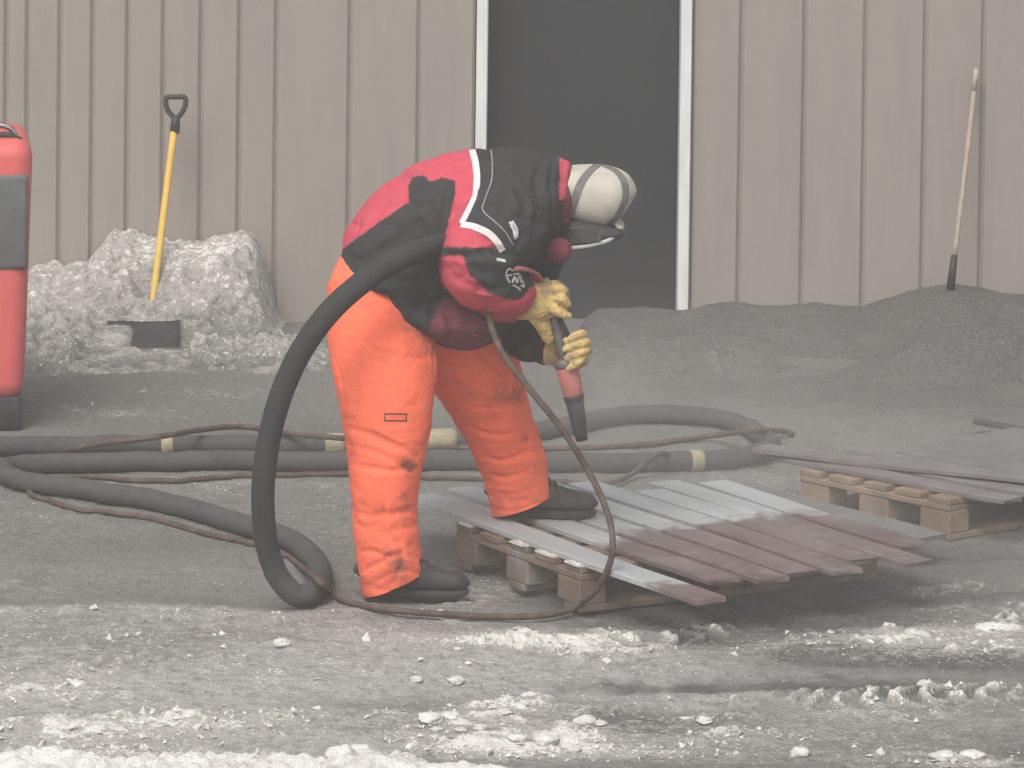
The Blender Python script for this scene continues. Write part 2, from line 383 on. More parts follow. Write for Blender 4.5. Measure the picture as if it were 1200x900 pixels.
def board_mat():
    """painted boards, blasted to pale grey from one end; 'split' is how far along the blasting has come"""
    m = bpy.data.materials.new('blasted_board'); m.use_nodes = True; t, b = nodes_of(m); N, L = t.nodes.new, t.links.new
    tc = N('ShaderNodeTexCoord').outputs['Object']; sp = N('ShaderNodeSeparateXYZ'); L(tc, sp.inputs[0])
    oi = N('ShaderNodeObjectInfo')
    at = N('ShaderNodeAttribute'); at.attribute_type = 'OBJECT'; at.attribute_name = 'split'
    def noise(sc, det=5, st=(1, 1, 1)):
        mp = N('ShaderNodeMapping'); mp.inputs['Scale'].default_value = st; L(tc, mp.inputs[0])
        ad = N('ShaderNodeVectorMath'); ad.operation = 'ADD'; L(mp.outputs[0], ad.inputs[0])
        mu = N('ShaderNodeMath'); mu.operation = 'MULTIPLY'; mu.inputs[1].default_value = 37.0; L(oi.outputs['Random'], mu.inputs[0]); L(mu.outputs[0], ad.inputs[1])
        n = N('ShaderNodeTexNoise'); n.inputs['Scale'].default_value = sc; n.inputs['Detail'].default_value = det; L(ad.outputs[0], n.inputs['Vector']); return n.outputs['Fac']
    def mth(op, a, c):
        x = N('ShaderNodeMath'); x.operation = op
        for i, q in enumerate((a, c)):
            if isinstance(q, (int, float)): x.inputs[i].default_value = q
            else: L(q, x.inputs[i])
        return x.outputs[0]
    def ss(src, a, c):
        r = N('ShaderNodeMapRange'); r.interpolation_type = 'SMOOTHSTEP'; r.inputs[1].default_value = a; r.inputs[2].default_value = c; L(src, r.inputs[0]); return r.outputs[0]
    def mix(f, a, c):
        x = N('ShaderNodeMix'); x.data_type = 'RGBA'; L(f, x.inputs[0])
        for i, q in ((6, a), (7, c)):
            if isinstance(q, tuple): x.inputs[i].default_value = (*q, 1)
            else: L(q, x.inputs[i])
        return x.outputs[2]
    pos = mth('ADD', mth('SUBTRACT', sp.outputs[0], at.outputs['Fac']), mth('MULTIPLY', mth('SUBTRACT', noise(12, 7), 0.5), 0.36))
    red = mix(ss(noise(6, 6, (0.3, 1, 1)), 0.35, 0.68), (0.108, 0.072, 0.070), (0.155, 0.115, 0.112))
    red = mix(ss(noise(11, 7), 0.42, 0.85), red, (0.21, 0.18, 0.18))
    pale = mix(ss(noise(7, 6, (0.25, 1, 1)), 0.35, 0.7), (0.385, 0.41, 0.422), (0.31, 0.33, 0.34))
    pale = mix(ss(noise(24, 6), 0.56, 0.8), pale, (0.27, 0.275, 0.275))
    L(mix(ss(pos, -0.05, 0.06), pale, red), b.inputs['Base Color'])
    b.inputs['Roughness'].default_value = 0.7
    bn = N('ShaderNodeBump'); bn.inputs['Distance'].default_value = 0.002; L(noise(40, 5, (0.3, 1, 1)), bn.inputs['Height']); L(bn.outputs[0], b.inputs['Normal'])
    return m
M['board'] = board_mat()
M['board_dust'] = mat('dusty_board', (0.19, 0.182, 0.18), (0.14, 0.128, 0.126), scale=6, rough=0.8, bump=0.002, bscale=40, c3=(0.155, 0.115, 0.115), s3=4, t3=(0.5, 0.75))
M['board_grey'] = mat('grey_dust_board', (0.17, 0.17, 0.168), (0.125, 0.124, 0.122), scale=9, rough=0.85, bump=0.003, bscale=40)

# ------------------------------------------------------------------ ground
YW = 19.3
gx = np.concatenate([-np.geomspace(40, 2.75, 22), np.arange(-2.7, 2.7, 0.008), np.geomspace(2.72, 40, 22)])
gy = np.concatenate([np.linspace(-30, 10, 12), np.linspace(10.3, 11.0, 8), np.arange(11.02, 19.6, 0.015), np.geomspace(19.7, 45, 14)])
X, Y = np.meshgrid(gx, gy)
gp = xy3(X, Y)
near = sst(4.0, 2.6, np.abs(X)) * sst(10.2, 11.1, Y) * sst(20.2, 19.5, Y)
def blob(px, py, rx, ry, z=0.0):        # soft patch on the ground round a photo point, radii in metres
    q = G(px, py, z); return np.exp(-(((X - q[0]) / rx) ** 2 + ((Y - q[1]) / ry) ** 2))
def band(pts, wid):                      # soft band along a photo polyline
    q = np.array([G(*p) for p in pts]); o = np.argsort(q[:, 0]); yc = np.interp(X, q[o, 0], q[o, 1])
    e = sst(q[o[0], 0] - 0.25, q[o[0], 0] + 0.1, X) * sst(q[o[-1], 0] + 0.25, q[o[-1], 0] - 0.1, X)
    return np.exp(-((Y - yc) / wid) ** 2) * e, (Y - yc)
H = 0.05 * (fbm(gp * 0.9, 1, 3) - 0.5) + 0.022 * (fbm(gp * 4.2, 5, 3) - 0.5)
rough = fbm(gp * 1.3, 40, 3)
lump = fbm(gp * 17.0, 9, 4, 0.6); lump2 = fbm(gp * 40.0, 19, 2)
snow = 0.13 + 0.30 * (fbm(gp * 1.1, 60, 4) - 0.5)
grit = 0.20 + 0.5 * (fbm(gp * 0.8, 70, 3) - 0.5)
# smooth grey ground up by the building, whiter and rougher towards the camera
far = sst(14.6, 16.6, Y); snow -= 0.16 * far
front = sst(14.2, 12.2, Y); snow += 0.10 * front * sst(1.6, -0.6, X); grit -= 0.10 * front; grit += 0.16 * far
edge_y = G(200, 905)[1] + 0.10 * (fbm(gp * 2.5, 80, 3) - 0.5) * 2 - 0.10 * sst(-0.3, 0.5, X)
pale = front * sst(1.3, -0.9, X + 0.6 * (fbm(gp * 1.2, 77, 3) - 0.5)) + 0.35 * front
smear = fbm(gp * np.array([0.9, 2.6, 1.0]), 78, 4); pale = pale * (0.25 + 1.1 * sst(0.40, 0.62, smear)); snow += 0.12 * front * sst(0.52, 0.70, smear); grit += 0.45 * front * sst(0.46, 0.34, smear) * sst(-0.9, 0.4, X)
ridge = sst(edge_y + 0.10, edge_y - 0.06, Y) * sst(0.4, -0.35, X + 0.25 * (fbm(gp * 3, 81, 2) - 0.5))
snow += 1.0 * ridge; H += ridge * (0.02 + 0.07 * np.clip(fbm(gp * 6, 83, 3) - 0.35, 0, 1) + 0.03 * np.clip(lump - 0.35, 0, 1) + 0.012 * lump2)
for (px, py, rx, ry, a) in ((150, 850, 0.35, 0.18, 0.32), (40, 800, 0.25, 0.25, 0.22), (620, 850, 0.28, 0.20, 0.34), (560, 880, 0.25, 0.12, 0.35), (700, 885, 0.3, 0.1, 0.30),
                            (1130, 895, 0.25, 0.1, 0.35), (1120, 730, 0.35, 0.30, 0.26), (1000, 750, 0.4, 0.12, 0.24), (640, 745, 0.35, 0.16, 0.36), (760, 755, 0.3, 0.12, 0.28),
                            (560, 690, 0.22, 0.25, 0.22), (60, 690, 0.25, 0.12, 0.16), (430, 620, 0.5, 0.3, 0.12), (250, 570, 0.6, 0.2, 0.10), (900, 560, 0.3, 0.3, 0.12), (350, 720, 0.4, 0.3, 0.06), (880, 860, 0.3, 0.2, 0.10), (130, 482, 0.35, 0.18, 0.34), (330, 492, 0.3, 0.12, 0.22), (240, 460, 0.5, 0.15, 0.18), (560, 470, 0.3, 0.2, 0.16), (640, 486, 0.12, 0.08, 0.25), (950, 480, 0.25, 0.12, 0.22), (620, 745, 0.45, 0.10, 0.25), (940, 735, 0.5, 0.10, 0.22), (1150, 755, 0.3, 0.22, 0.2), (810, 835, 0.12, 0.12, 0.25), (850, 860, 0.12, 0.10, 0.25), (580, 820, 0.2, 0.2, 0.25), (650, 870, 0.3, 0.12, 0.25)):
    snow += 0.82 * a * blob(px, py, rx, ry)
for (px, py, rx, ry, a) in ((860, 715, 0.55, 0.35, 0.75), (1000, 690, 0.4, 0.35, 0.6), (740, 700, 0.35, 0.25, 0.5), (620, 660, 0.25, 0.3, 0.45), (1120, 650, 0.4, 0.3, 0.5), (1050, 800, 0.6, 0.14, 0.42), (820, 800, 0.5, 0.12, 0.30),
                            (840, 850, 0.3, 0.2, 0.3), (520, 640, 0.2, 0.25, 0.35), (900, 440, 0.8, 0.5, 0.30), (1100, 470, 0.7, 0.5, 0.35), (700, 460, 0.5, 0.5, 0.22), (150, 640, 0.5, 0.25, 0.22), (400, 500, 0.8, 0.35, 0.22)):
    grit += a * blob(px, py, rx, ry); snow -= 0.30 * a * blob(px, py, rx, ry)
# wheel tracks with lug prints
for pts, wid, ph, sl, amp in (([(560, 748), (700, 752), (860, 738), (1010, 728), (1250, 722)], 0.11, 0.0, 0.9, 1.0), ([(700, 838), (900, 822), (1060, 812), (1260, 812)], 0.10, 0.5, -0.8, 1.0),
                              ([(-60, 790), (200, 772), (480, 760)], 0.14, 0.2, 0.7, 0.35), ([(980, 712), (1090, 695), (1250, 684)], 0.12, 0.3, 0.9, 0.8)):
    bnd, dy = band(pts, wid)
    lug = np.sin((X + sl * np.abs(dy) + 0.03 * (rough - 0.5)) * 2 * math.pi / 0.085 + ph); lug = sst(0.15, 0.75, lug)
    brk = sst(0.38, 0.56, fbm(gp * 5, 90, 3))
    H += amp * bnd * (-0.016 + 0.026 * lug * brk); snow += amp * bnd * (0.55 * lug * brk - 0.16)
    e1, _ = band([(p, q + 13) for p, q in pts], wid * 0.35); H += 0.014 * amp * e1 * lump; grit += 0.3 * amp * e1
for pts, wid in (([(560, 800), (800, 795), (1000, 785), (1260, 780)], 0.16), ([(-60, 700), (150, 690), (330, 700)], 0.14), ([(-60, 830), (200, 822), (520, 815)], 0.15)):
    bnd, dy = band(pts, wid); H -= 0.022 * bnd; snow -= 0.16 * bnd; grit += 0.20 * bnd
    e1, _ = band([(p, q + 22) for p, q in pts], wid * 0.5); H += 0.014 * e1; snow += 0.07 * e1
snow = np.clip(snow + 0.16 * (lump - 0.5), 0, 1.1)
fl = sst(0.55, 0.72, lump + 0.5 * (snow - 0.35)) * np.clip(snow * 2.2 - 0.1, 0, 1)
H += (0.016 * fl * lump2 + 0.010 * (lump - 0.5) + 0.007 * (lump2 - 0.5)) * np.where(Y > 15.2, 0.8, 1.0)
snow += 0.22 * fl
H *= near; H += -0.02 * (1 - near)
V = np.stack([X, Y, H], -1).reshape(-1, 3)
ny, nx = X.shape; ii = (np.arange(ny - 1)[:, None] * nx + np.arange(nx - 1)).ravel()
gme = quads_mesh('ground', V, np.stack([ii, ii + 1, ii + nx + 1, ii + nx], 1))
attr(gme, 'pale', np.clip(pale, 0, 1).ravel()); attr(gme, 'snow', snow.ravel()); attr(gme, 'grit', np.clip(grit, 0, 1.2).ravel())
ground = tag(link('ground', gme, M['ground']), kind='structure')
def gz(x, y):                             # ground height
    i = min(max(np.searchsorted(gy, y), 1), ny - 1); j = min(max(np.searchsorted(gx, x), 1), nx - 1)
    return float(H[i, j])

# ------------------------------------------------------------------ building
bld = root('metal_building', 'long taupe building clad in upright metal panels with a dark doorway', 'building', (0, YW, 0))
WX = lambda px: P(px, 180, YW)[0]
HB = 4.4
ribs_l = [-62, -25, 7, 32, 70, 108, 149, 191, 235, 280, 323, 409, 490, 556]
ribs_r = [809, 867, 941, 1012, 1082, 1150, 1217, 1283, 1350]
def panel(x0, x1):
    g = 0.0015; d = 0.021; c = 0.013
    pr = [(x0 + g, 0.03), (x0 + g, -0.006), (x0 + g + c, -d), ((x0 + x1) / 2, -d - 0.002), (x1 - g - c, -d), (x1 - g, -0.006), (x1 - g, 0.03)]
    z0, z1 = -0.05, HB; n = len(pr)
    v = [(a, YW + b, z0) for a, b in pr] + [(a, YW + b, z1) for a, b in pr]
    f = [(i, (i + 1) % n, n + (i + 1) % n, n + i) for i in range(n)] + [tuple(range(n - 1, -1, -1)), tuple(range(n, 2 * n))]
    link('wall_panel', fixn(mesh('wall_panel', v, f)), M['siding'], bld, smooth=False)
for rb in (ribs_l, ribs_r):
    xs = [WX(p) for p in rb]
    for a, b in zip(xs[:-1], xs[1:]): panel(a, b)
xl0, xl1, xr0, xr1 = WX(ribs_l[0]), WX(556), WX(809), WX(ribs_r[-1])
# wall behind the panels, left and right of the doorway, and over it
def bx2(name, x0, x1, y0, y1, z0, z1, m, parent, bev=0.0):
    return box(name, ((x0 + x1) / 2, (y0 + y1) / 2, (z0 + z1) / 2), x1 - x0, y1 - y0, z1 - z0, m, parent, bev=bev)
bx2('wall', -9, xl1 - 0.004, YW - 0.005, YW + 6, -0.06, HB - 0.02, M['core'], bld)
bx2('wall', xr0 + 0.004, 9, YW - 0.005, YW + 6, -0.06, HB - 0.021, M['core'], bld)
bx2('cladding', -9.02, xl0, YW - 0.021, YW - 0.006, -0.05, HB, M['siding'], bld)
bx2('cladding', xr1, 9.02, YW - 0.021, YW - 0.006, -0.05, HB, M['siding'], bld)
bx2('lintel', xl1 - 0.003, xr0 + 0.003, YW - 0.04, YW + 5.9, 2.12, HB - 0.03, M['siding'], bld)
bx2('roof', -9.3, 9.3, YW - 0.25, YW + 6.3, HB + 0.002, HB + 0.16, M['core'], bld)
jw = WX(570) - WX(557)
for nm, x0 in (('door_jamb', WX(557)), ('door_jamb', WX(795.5))):
    bx2(nm, x0, x0 + jw, YW - 0.060, YW + 0.14, -0.04, 2.10, M['trim'], bld, bev=0.004)
bx2('doorway_shade', WX(570) + 0.002, WX(795.5) - 0.002, YW + 0.16, YW + 0.20, -0.05, 2.11, M['doorway_shade'], bld)  # flat dark sheet put in for the shade inside the open doorway


# ------------------------------------------------------------------ heaps
def heap(name, label, cat, x0, x1, y0, y1, fn, res=0.009):
    xs = np.arange(x0, x1, res); ys = np.arange(y0, y1, res * 1.2); A, B = np.meshgrid(xs, ys)
    z, sn, gr = fn(A, B)
    n = len(xs); k = (np.arange(len(ys) - 1)[:, None] * n + np.arange(n - 1)).ravel()
    me = quads_mesh(name, np.stack([A, B, z], -1).reshape(-1, 3), np.stack([k, k + 1, k + n + 1, k + n], 1))
    attr(me, 'snow', np.clip(sn, 0, 1.3).ravel()); attr(me, 'grit', np.clip(gr, 0, 1.2).ravel())
    return tag(link(name, me, M['ground']), label, cat)
Cb = P(168, 380, 18.56)
rp = [(-80, 350), (0, 335), (35, 325), (60, 317), (100, 317), (115, 300), (135, 274), (152, 277), (165, 285), (200, 291), (240, 287), (280, 279), (298, 283), (308, 305), (318, 340), (326, 378), (345, 400), (420, 412)]
rq = np.array([P(a, b + 3, 19.25) for a, b in rp])
def snowpile(A, B):
    p = xy3(A, B); l1 = fbm(p * 7, 11, 4); l2 = fbm(p * 22, 12, 4); l3 = fbm(p * 60, 13, 2)
    top = np.interp(A, rq[:, 0], rq[:, 2])
    t = sst(18.50, 18.98, B + 0.14 * (l1 - 0.5)); t = t ** 0.8
    z = top * t * (0.93 + 0.10 * l1) + 0.05 * t * (fbm(xy3(A, A * 0) * 16, 15, 3) - 0.5)
    apr = sst(17.55, 18.05, B + 0.25 * (fbm(p * 3, 14, 3) - 0.5)) * sst(WX(440), WX(330), A * 1.0 + 0.3 * (l1 - 0.5))
    z += 0.055 * apr + apr * 0.20 * (l1 - 0.42) * (1 - t) + 0.09 * (l2 - 0.5) * apr * (1 - 0.85 * t) + 0.030 * (l3 - 0.5) * (0.4 + 0.6 * apr)
    tb = np.clip((Cb[1] + 0.03 - B) / 0.26, 0, 1); zb_ = Cb[2] + 0.012 - 0.115 * tb
    inb = sst(0.24, 0.19, np.abs(A - Cb[0])) * sst(Cb[1] - 0.30, Cb[1] - 0.20, B) * sst(Cb[1] + 0.03, Cb[1] - 0.005, B)
    lft = sst(Cb[0] + 0.0, Cb[0] - 0.06, A + 0.12 * (l1 - 0.5))
    z = z * (1 - inb) + inb * (zb_ - 0.02 + 0.046 * lft * sst(0.10, 0.24, tb) + 0.012 * (l3 - 0.5))
    z = np.where((np.abs(A - Cb[0]) < 0.24) & (B < Cb[1] - 0.2), np.minimum(z, np.maximum(zb_ - 0.01, 0.02) + 0.05 * (l2 - 0.5)), z)
    z -= 0.10 * sst(17.75, 17.5, B) + 0.1 * sst(WX(400), WX(450), A)
    sn = 0.10 * apr + 0.30 * t + 0.55 * (l1 - 0.5) * (1 - 0.6 * t) + 0.45 * (l2 - 0.45) * (1 - 0.5 * t) + 0.20
    gr = 0.25 * (1 - apr) + 0.0 * t + 0.5 * sst(0.45, 0.35, l1) * (1 - t)
    return z - 0.01, sn, gr
heap('snow_pile', 'heap of dirty white snow shovelled up against the wall under the yellow shovel', 'snow pile', P(-80, 400, 18)[0], WX(450), 17.45, 19.27, snowpile)
def mound1(A, B):
    p = xy3(A, B); l1 = fbm(p * 5, 21, 4); l2 = fbm(p * 20, 22, 4)
    pts = np.array([P(a, b + 4, 19.22) for a, b in ((660, 392), (700, 358), (760, 354), (800, 354), (850, 347), (900, 350), (960, 349), (1010, 352), (1050, 338), (1085, 328), (1117, 322), (1150, 328), (1200, 336), (1300, 338), (1500, 350))])
    top = np.interp(A, pts[:, 0], pts[:, 2]); t = sst(18.15, 19.1, B + 0.2 * (l1 - 0.5))
    z = 0.88 * top * t * (0.94 + 0.10 * l1) + 0.03 * (l1 - 0.5) + 0.014 * (l2 - 0.5)
    z -= 0.08 * sst(18.25, 18.05, B) + 0.15 * sst(WX(690), WX(650), A)
    return z, -0.06 + 0.3 * (l1 - 0.5) + 0.1 * (l2 - 0.5), 0.80 + 0.4 * (l1 - 0.5)
heap('grit_mound', 'low mound of grey snow and grit along the wall right of the doorway', 'mound', WX(640), WX(1400), 18.0, 19.24, mound1)
def mound2(A, B):
    p = xy3(A, B); l1 = fbm(p * 5, 31, 4); l2 = fbm(p * 18, 32, 4)
    cx = P(1130, 410, 17.9)[0]
    e = np.exp(-(((A - cx) / np.where(A < cx, 0.42, 0.9)) ** 2)) * np.exp(-((B - 17.85) / np.where(B > 17.85, 0.30, 0.19)) ** 2)
    z = 0.25 * e * (0.85 + 0.3 * l1) + 0.02 * (l2 - 0.5) * e - 0.03 + 0.01 * (l1 - 0.5)
    return z, -0.10 + 0.25 * (l1 - 0.5), 0.92 + 0.4 * (l1 - 0.5)
heap('grit_mound', 'smooth rounded dark grey mound in front of the one by the wall', 'mound', WX(900), WX(1420), 17.1, 18.7, mound2)
def mound3(A, B):
    p = xy3(A, B); l1 = fbm(p * 8, 33, 4); l2 = fbm(p * 26, 34, 4)
    c1 = P(845, 395, 18.3); c2 = P(740, 385, 18.5)
    e = np.exp(-(((A - c1[0]) / 0.30) ** 2 + ((B - 18.0) / 0.22) ** 2)) + 0.8 * np.exp(-(((A - c2[0]) / 0.25) ** 2 + ((B - 18.15) / 0.2) ** 2))
    z = 0.13 * e * (0.5 + l1) + 0.05 * (l2 - 0.5) * e - 0.03
    return z, 0.0 + 0.5 * (l1 - 0.5) + 0.2 * (l2 - 0.5), 0.70 + 0.3 * (l1 - 0.5)
heap('snow_clump', 'crusty lumps of dirty snow lying before the doorway', 'snow clump', WX(640), WX(990), 17.4, 18.7, mound3)

# snow lumps and crumbs in the foreground
def lumpmesh(name, r, seed, sq=0.7):
    th = np.linspace(0, math.pi, 15)[1:-1]
    v, f = tube_vf([(0, 0, -0.5 * math.cos(t)) for t in th], [0.5 * math.sin(t) for t in th], 20)
    n = fbm(v * 2.6 + seed * 7.7, seed, 4, 0.65); k = 1 - np.abs(2 * vn(v * 2.2 + seed * 3.1, seed + 5) - 1)
    v = v * (0.35 + 1.2 * n + 0.25 * k)[:, None] * 2 * r; v[:, 2] *= sq; return mesh(name, v, f)
lm = mat('snow_lump', (0.74, 0.72, 0.68), (0.55, 0.53, 0.50), scale=40, rough=0.85, bump=0.01, bscale=70)
lumps = [lumpmesh('snow_lump', 0.03, s) for s in range(6)]
spots = [(505, 845, 1.15), (528, 842, 0.9), (540, 857, 0.5), (563, 856, 0.6), (687, 848, 1.0), (705, 852, 0.6), (329, 757, 0.8), (510, 856, 0.6), (640, 872, 0.9), (668, 885, 0.8), (805, 838, 0.6), (825, 845, 0.7),
         (845, 856, 0.6), (938, 888, 0.8), (1083, 797, 0.7), (608, 872, 0.8), (590, 838, 0.7), (620, 818, 0.9), (488, 795, 0.6), (535, 793, 0.7), (1140, 890, 0.9), (1105, 893, 0.9), (420, 888, 1.1), (400, 893, 1.3)]
for i, (px, py, s) in enumerate(spots):
    q = G(px, py); o = link('snow_lump', lumps[i % 6], lm); o.location = (q[0], q[1], gz(q[0], q[1]) + 0.008 * s)
    o.scale = (s * (0.8 + 0.5 * random.random()), s, s * (0.5 + 0.4 * random.random())); o.rotation_euler = (0, 0, i * 1.3)
    tag(o, 'small white lump of snow lying loose on the icy ground in the foreground', 'snow lump', 'loose snow lumps in the foreground')
tm = []
for i in range(12000):
    y = 11.3 + 7 * rng.random() ** 2.0; x = (rng.random() - 0.5) * 0.26 * y
    i0, j0 = min(np.searchsorted(gy, y), ny - 1), min(np.searchsorted(gx, x), nx - 1)
    if snow[i0, j0] + 0.22 * rng.random() < 0.38 + 0.10 * (y < 12.6): continue
    r = 0.0022 + 0.010 * rng.random() ** 7
    v = rng.normal(size=(6, 3)) * 0.4 + np.array([[1, 0, 0], [-1, 0, 0], [0, 1, 0], [0, -1, 0], [0, 0, 0.8], [0, 0, -0.8]])
    tm.append((v * r + np.array([x, y, H[i0, j0] + r * 0.4]), [(0, 2, 4), (2, 1, 4), (1, 3, 4), (3, 0, 4), (2, 0, 5), (1, 2, 5), (3, 1, 5), (0, 3, 5)]))
v, f = join_vf(tm)
tag(link('snow_crumbs', mesh('snow_crumbs', v, f), lm, smooth=False), 'white crumbs of ice and snow scattered over the grey ground', 'snow crumbs', kind='stuff')

# ------------------------------------------------------------------ pallets and boards
ZT = 0.144
def pallet(name, label, B, vdir, L_side, L_long, wm):
    """B: near left corner on the ground; vdir: along the visible side, towards the camera; u runs away to the right"""
    vd = np.array([vdir[0], vdir[1], 0.0]); vd /= np.linalg.norm(vd); ud = np.array([-vd[1], vd[0], 0.0]); up = np.array([0, 0, 1.0])
    ax = np.array([ud, vd, up]); B = np.array([B[0], B[1], 0.0])
    r = root(name, label, 'pallet', tuple(B), 'wooden pallets')
    def pt(u, vv, z): return B + ud * u - vd * vv + up * z
    rot = lambda: (random.random() - 0.5) * 0.012
    wd = 0.1
    for i in range(5):       # deck boards along the long side
        vv = wd / 2 + (L_side - wd) * i / 4
        box('deck_board', pt(L_long / 2 + rot(), vv, ZT - 0.011), L_long, wd + 0.02 * (i % 2), 0.0215, wm, r, ax, 0.003)
    for j in range(3):
        u = 0.05 + (L_long - 0.1) * j / 2
        box('stringer', pt(u, L_side / 2, ZT - 0.033), 0.1, L_side + rot(), 0.021, wm, r, ax, 0.003)
        for i in range(3):
            vv = 0.07 + (L_side - 0.14) * i / 2
            box('block', pt(u + rot() * 0.5, vv, 0.061), 0.098, 0.14, 0.076, wm, r, ax, 0.004)
    for i in range(3):
        vv = 0.05 + (L_side - 0.1) * i / 2
        box('bottom_board', pt(L_long / 2, vv, 0.0115), L_long, 0.1, 0.022, wm, r, ax, 0.003)
    return r, pt, ax, vd, ud
A1, B1 = G(546, 612, ZT), G(690, 664, ZT)
v1 = (B1 - A1)[:2]
v1n = v1 / np.linalg.norm(v1); B1 = B1 - 0.03 * np.array([-v1n[1], v1n[0], 0])
pal1, pt1, ax1, vd1, ud1 = pallet('pallet', 'weathered wooden pallet under the half blasted boards and the worker\'s foot', B1, v1, 0.80, 1.12, M['wood_grey'])
B2 = G(1113, 585, ZT)
pal2, pt2, ax2, vd2, ud2 = pallet('pallet', 'pale wooden pallet at the right edge under the dusty boards', B2, (0.66, -0.75), 0.72, 1.2, M['wood'])

def crust0(pt_, L_side, spec, parent):
    for j, (vv, u_, w_) in enumerate(spec):
        v = []; f = []
        n = 7
        for i in range(n):
            t = i / (n - 1); a = (t - 0.5) * w_; hh = 0.006 + 0.008 * random.random() * math.sin(t * math.pi); dd_ = 0.010 + 0.012 * random.random()
            for (du, dz) in ((-0.004, 0), (-0.003, hh), (dd_, hh * 0.8), (dd_ + 0.006, 0)): v.append(pt_(u_ + du, vv + a, ZT + dz - 0.0005))
        for i in range(n - 1):
            for k in range(4): f.append((i * 4 + k, i * 4 + (k + 1) % 4, i * 4 + 4 + (k + 1) % 4, i * 4 + 4 + k))
        f += [(3, 2, 1, 0), tuple((n - 1) * 4 + k for k in range(4))]
        link('snow_crust', fixn(mesh('snow_crust', v, f)), lm, parent, smooth=False)
crust0(pt1, 0.8, ((0.05, 0.0, 0.09), (0.225, 0.0, 0.11), (0.40, 0.0, 0.09), (0.74, 0.0, 0.07)), pal1)
_boards = {}
def board(label, c0, c1, wid, m, split=None, group=None, th=0.017, seed=0, zt=ZT):
    """c0 far end, c1 near end (midpoints of the top face's ends)"""
    c0, c1 = np.array(c0, float), np.array(c1, float); L_ = np.linalg.norm(c1 - c0); d = (c1 - c0) / L_
    s_ = np.cross([0, 0, 1.0], d); s_ /= np.linalg.norm(s_); n_ = np.cross(d, s_)
    v = []; f = []; n = 9; rr = np.random.default_rng(seed)
    ch = 0.003
    for i in range(n):
        x = L_ * i / (n - 1); dz = 0.0025 * math.sin(i * 0.9 + seed)
        for a, b in ((-wid / 2, -th), (-wid / 2, -ch), (-wid / 2 + ch, 0), (wid / 2 - ch, 0), (wid / 2, -ch), (wid / 2, -th)):
            e = 0.0
            if i in (0, n - 1): e = rr.normal() * 0.004
            v.append((x + e, a + 0.0015 * math.sin(i * 2.1 + seed * 3), b + dz))
    for i in range(n - 1):
        for k in range(6): f.append((i * 6 + k, i * 6 + (k + 1) % 6, i * 6 + 6 + (k + 1) % 6, i * 6 + 6 + k))
    f += [(5, 4, 3, 2, 1, 0), tuple((n - 1) * 6 + k for k in range(6))]
    o = link('board', fixn(mesh('board', v, f)), m, smooth=False)
    o.matrix_world = Matrix(((d[0], s_[0], n_[0], c0[0]), (d[1], s_[1], n_[1], c0[1]), (d[2], s_[2], n_[2], c0[2]), (0, 0, 0, 1)))
    if split is not None: o['split'] = float(split)
    tag(o, label, 'board', group); return o
TZ = ZT + 0.0195
WID = 0.112
u_right = [0.0, 0.186, 0.327, 0.474, 0.615, 0.744, 0.878, 1.012]
v_near = [0.0, -0.209, -0.153, -0.22, -0.179, -0.277, -0.169, -0.385]
v_farr = [-1.84, -1.875, -1.83, -1.86, -1.80, -1.565, -1.68, -1.59]
blast = [(780, 683), (722, 632), (751, 620), (794, 617), (830, 613), (878, 608), (918, 602), (944, 600)]
ords = ['nearest', 'second', 'third', 'fourth', 'fifth', 'sixth', 'seventh', 'eighth']
org = G(854, 699, TZ)       # near corner of the nearest board
for i in range(8):
    u = u_right[i] - 0.064; v_b = (G(*blast[i], TZ) - org) @ vd1
    z = TZ + 0.0015 * (i % 3)
    c0 = org + ud1 * (u + 0.004 * math.cos(i * 1.7)) + vd1 * v_farr[i]; c1 = org + ud1 * u + vd1 * v_near[i]; c0[2] = z; c1[2] = z
    board('%s board counting from the camera on the pallet underfoot, half pale and half maroon' % ords[i] if i else 'board nearest the camera on the pallet underfoot, blasted pale for most of its length',
          c0, c1, WID, M['board'], split=v_b - v_farr[i], group='boards being blasted on the pallet', seed=i)
g0, g1 = G(868, 568, TZ - 0.02), G(1095, 628, 0.10)
board('grey dust covered board sloping off the far side of the blasted boards', g0, g1, 0.13, M['board_grey'], group='boards being blasted on the pallet', seed=21)
for i, (a, b, wd, lab, zz) in enumerate((((908, 531), (1187, 583), 0.095, 'front board of the dusty ones on the right hand pallet', 0.0), ((935, 526), (1262, 583), 0.095, 'second dusty board on the right hand pallet', 0.002),
                                     ((1000, 527), (1300, 574), 0.09, 'third dusty board on the right hand pallet', 0.001), ((890, 523), (1240, 562), 0.11, 'rearmost long dusty board reaching left beyond the right hand pallet', 0.024))):
    board(lab, G(*a, TZ + zz), G(*b, TZ + zz), wd, M['board_dust'], group='dusty boards on the right hand pallet', seed=30 + i)
sheet = board('wide dark grey sheet lying on the far half of the right hand pallet', G(1020, 531, TZ) + ud2 * 0.45, G(1300, 576, TZ) + ud2 * 0.45, 0.72, M['board_grey'], seed=40, th=0.012); sheet.name = 'steel_sheet'; sheet['category'] = 'sheet'; sheet.location.z += 0.002
board('thin dark strip lying behind the grey sheet at the right edge', G(1145, 491, 0.04), G(1330, 522, 0.04), 0.045, M['line_black'], group='loose strips at the right edge', seed=41)
board('short dark strip lying on the grey sheet at the right edge', G(1174, 508, 0.06), G(1340, 536, 0.06), 0.04, M['line_black'], group='loose strips at the right edge', seed=42)

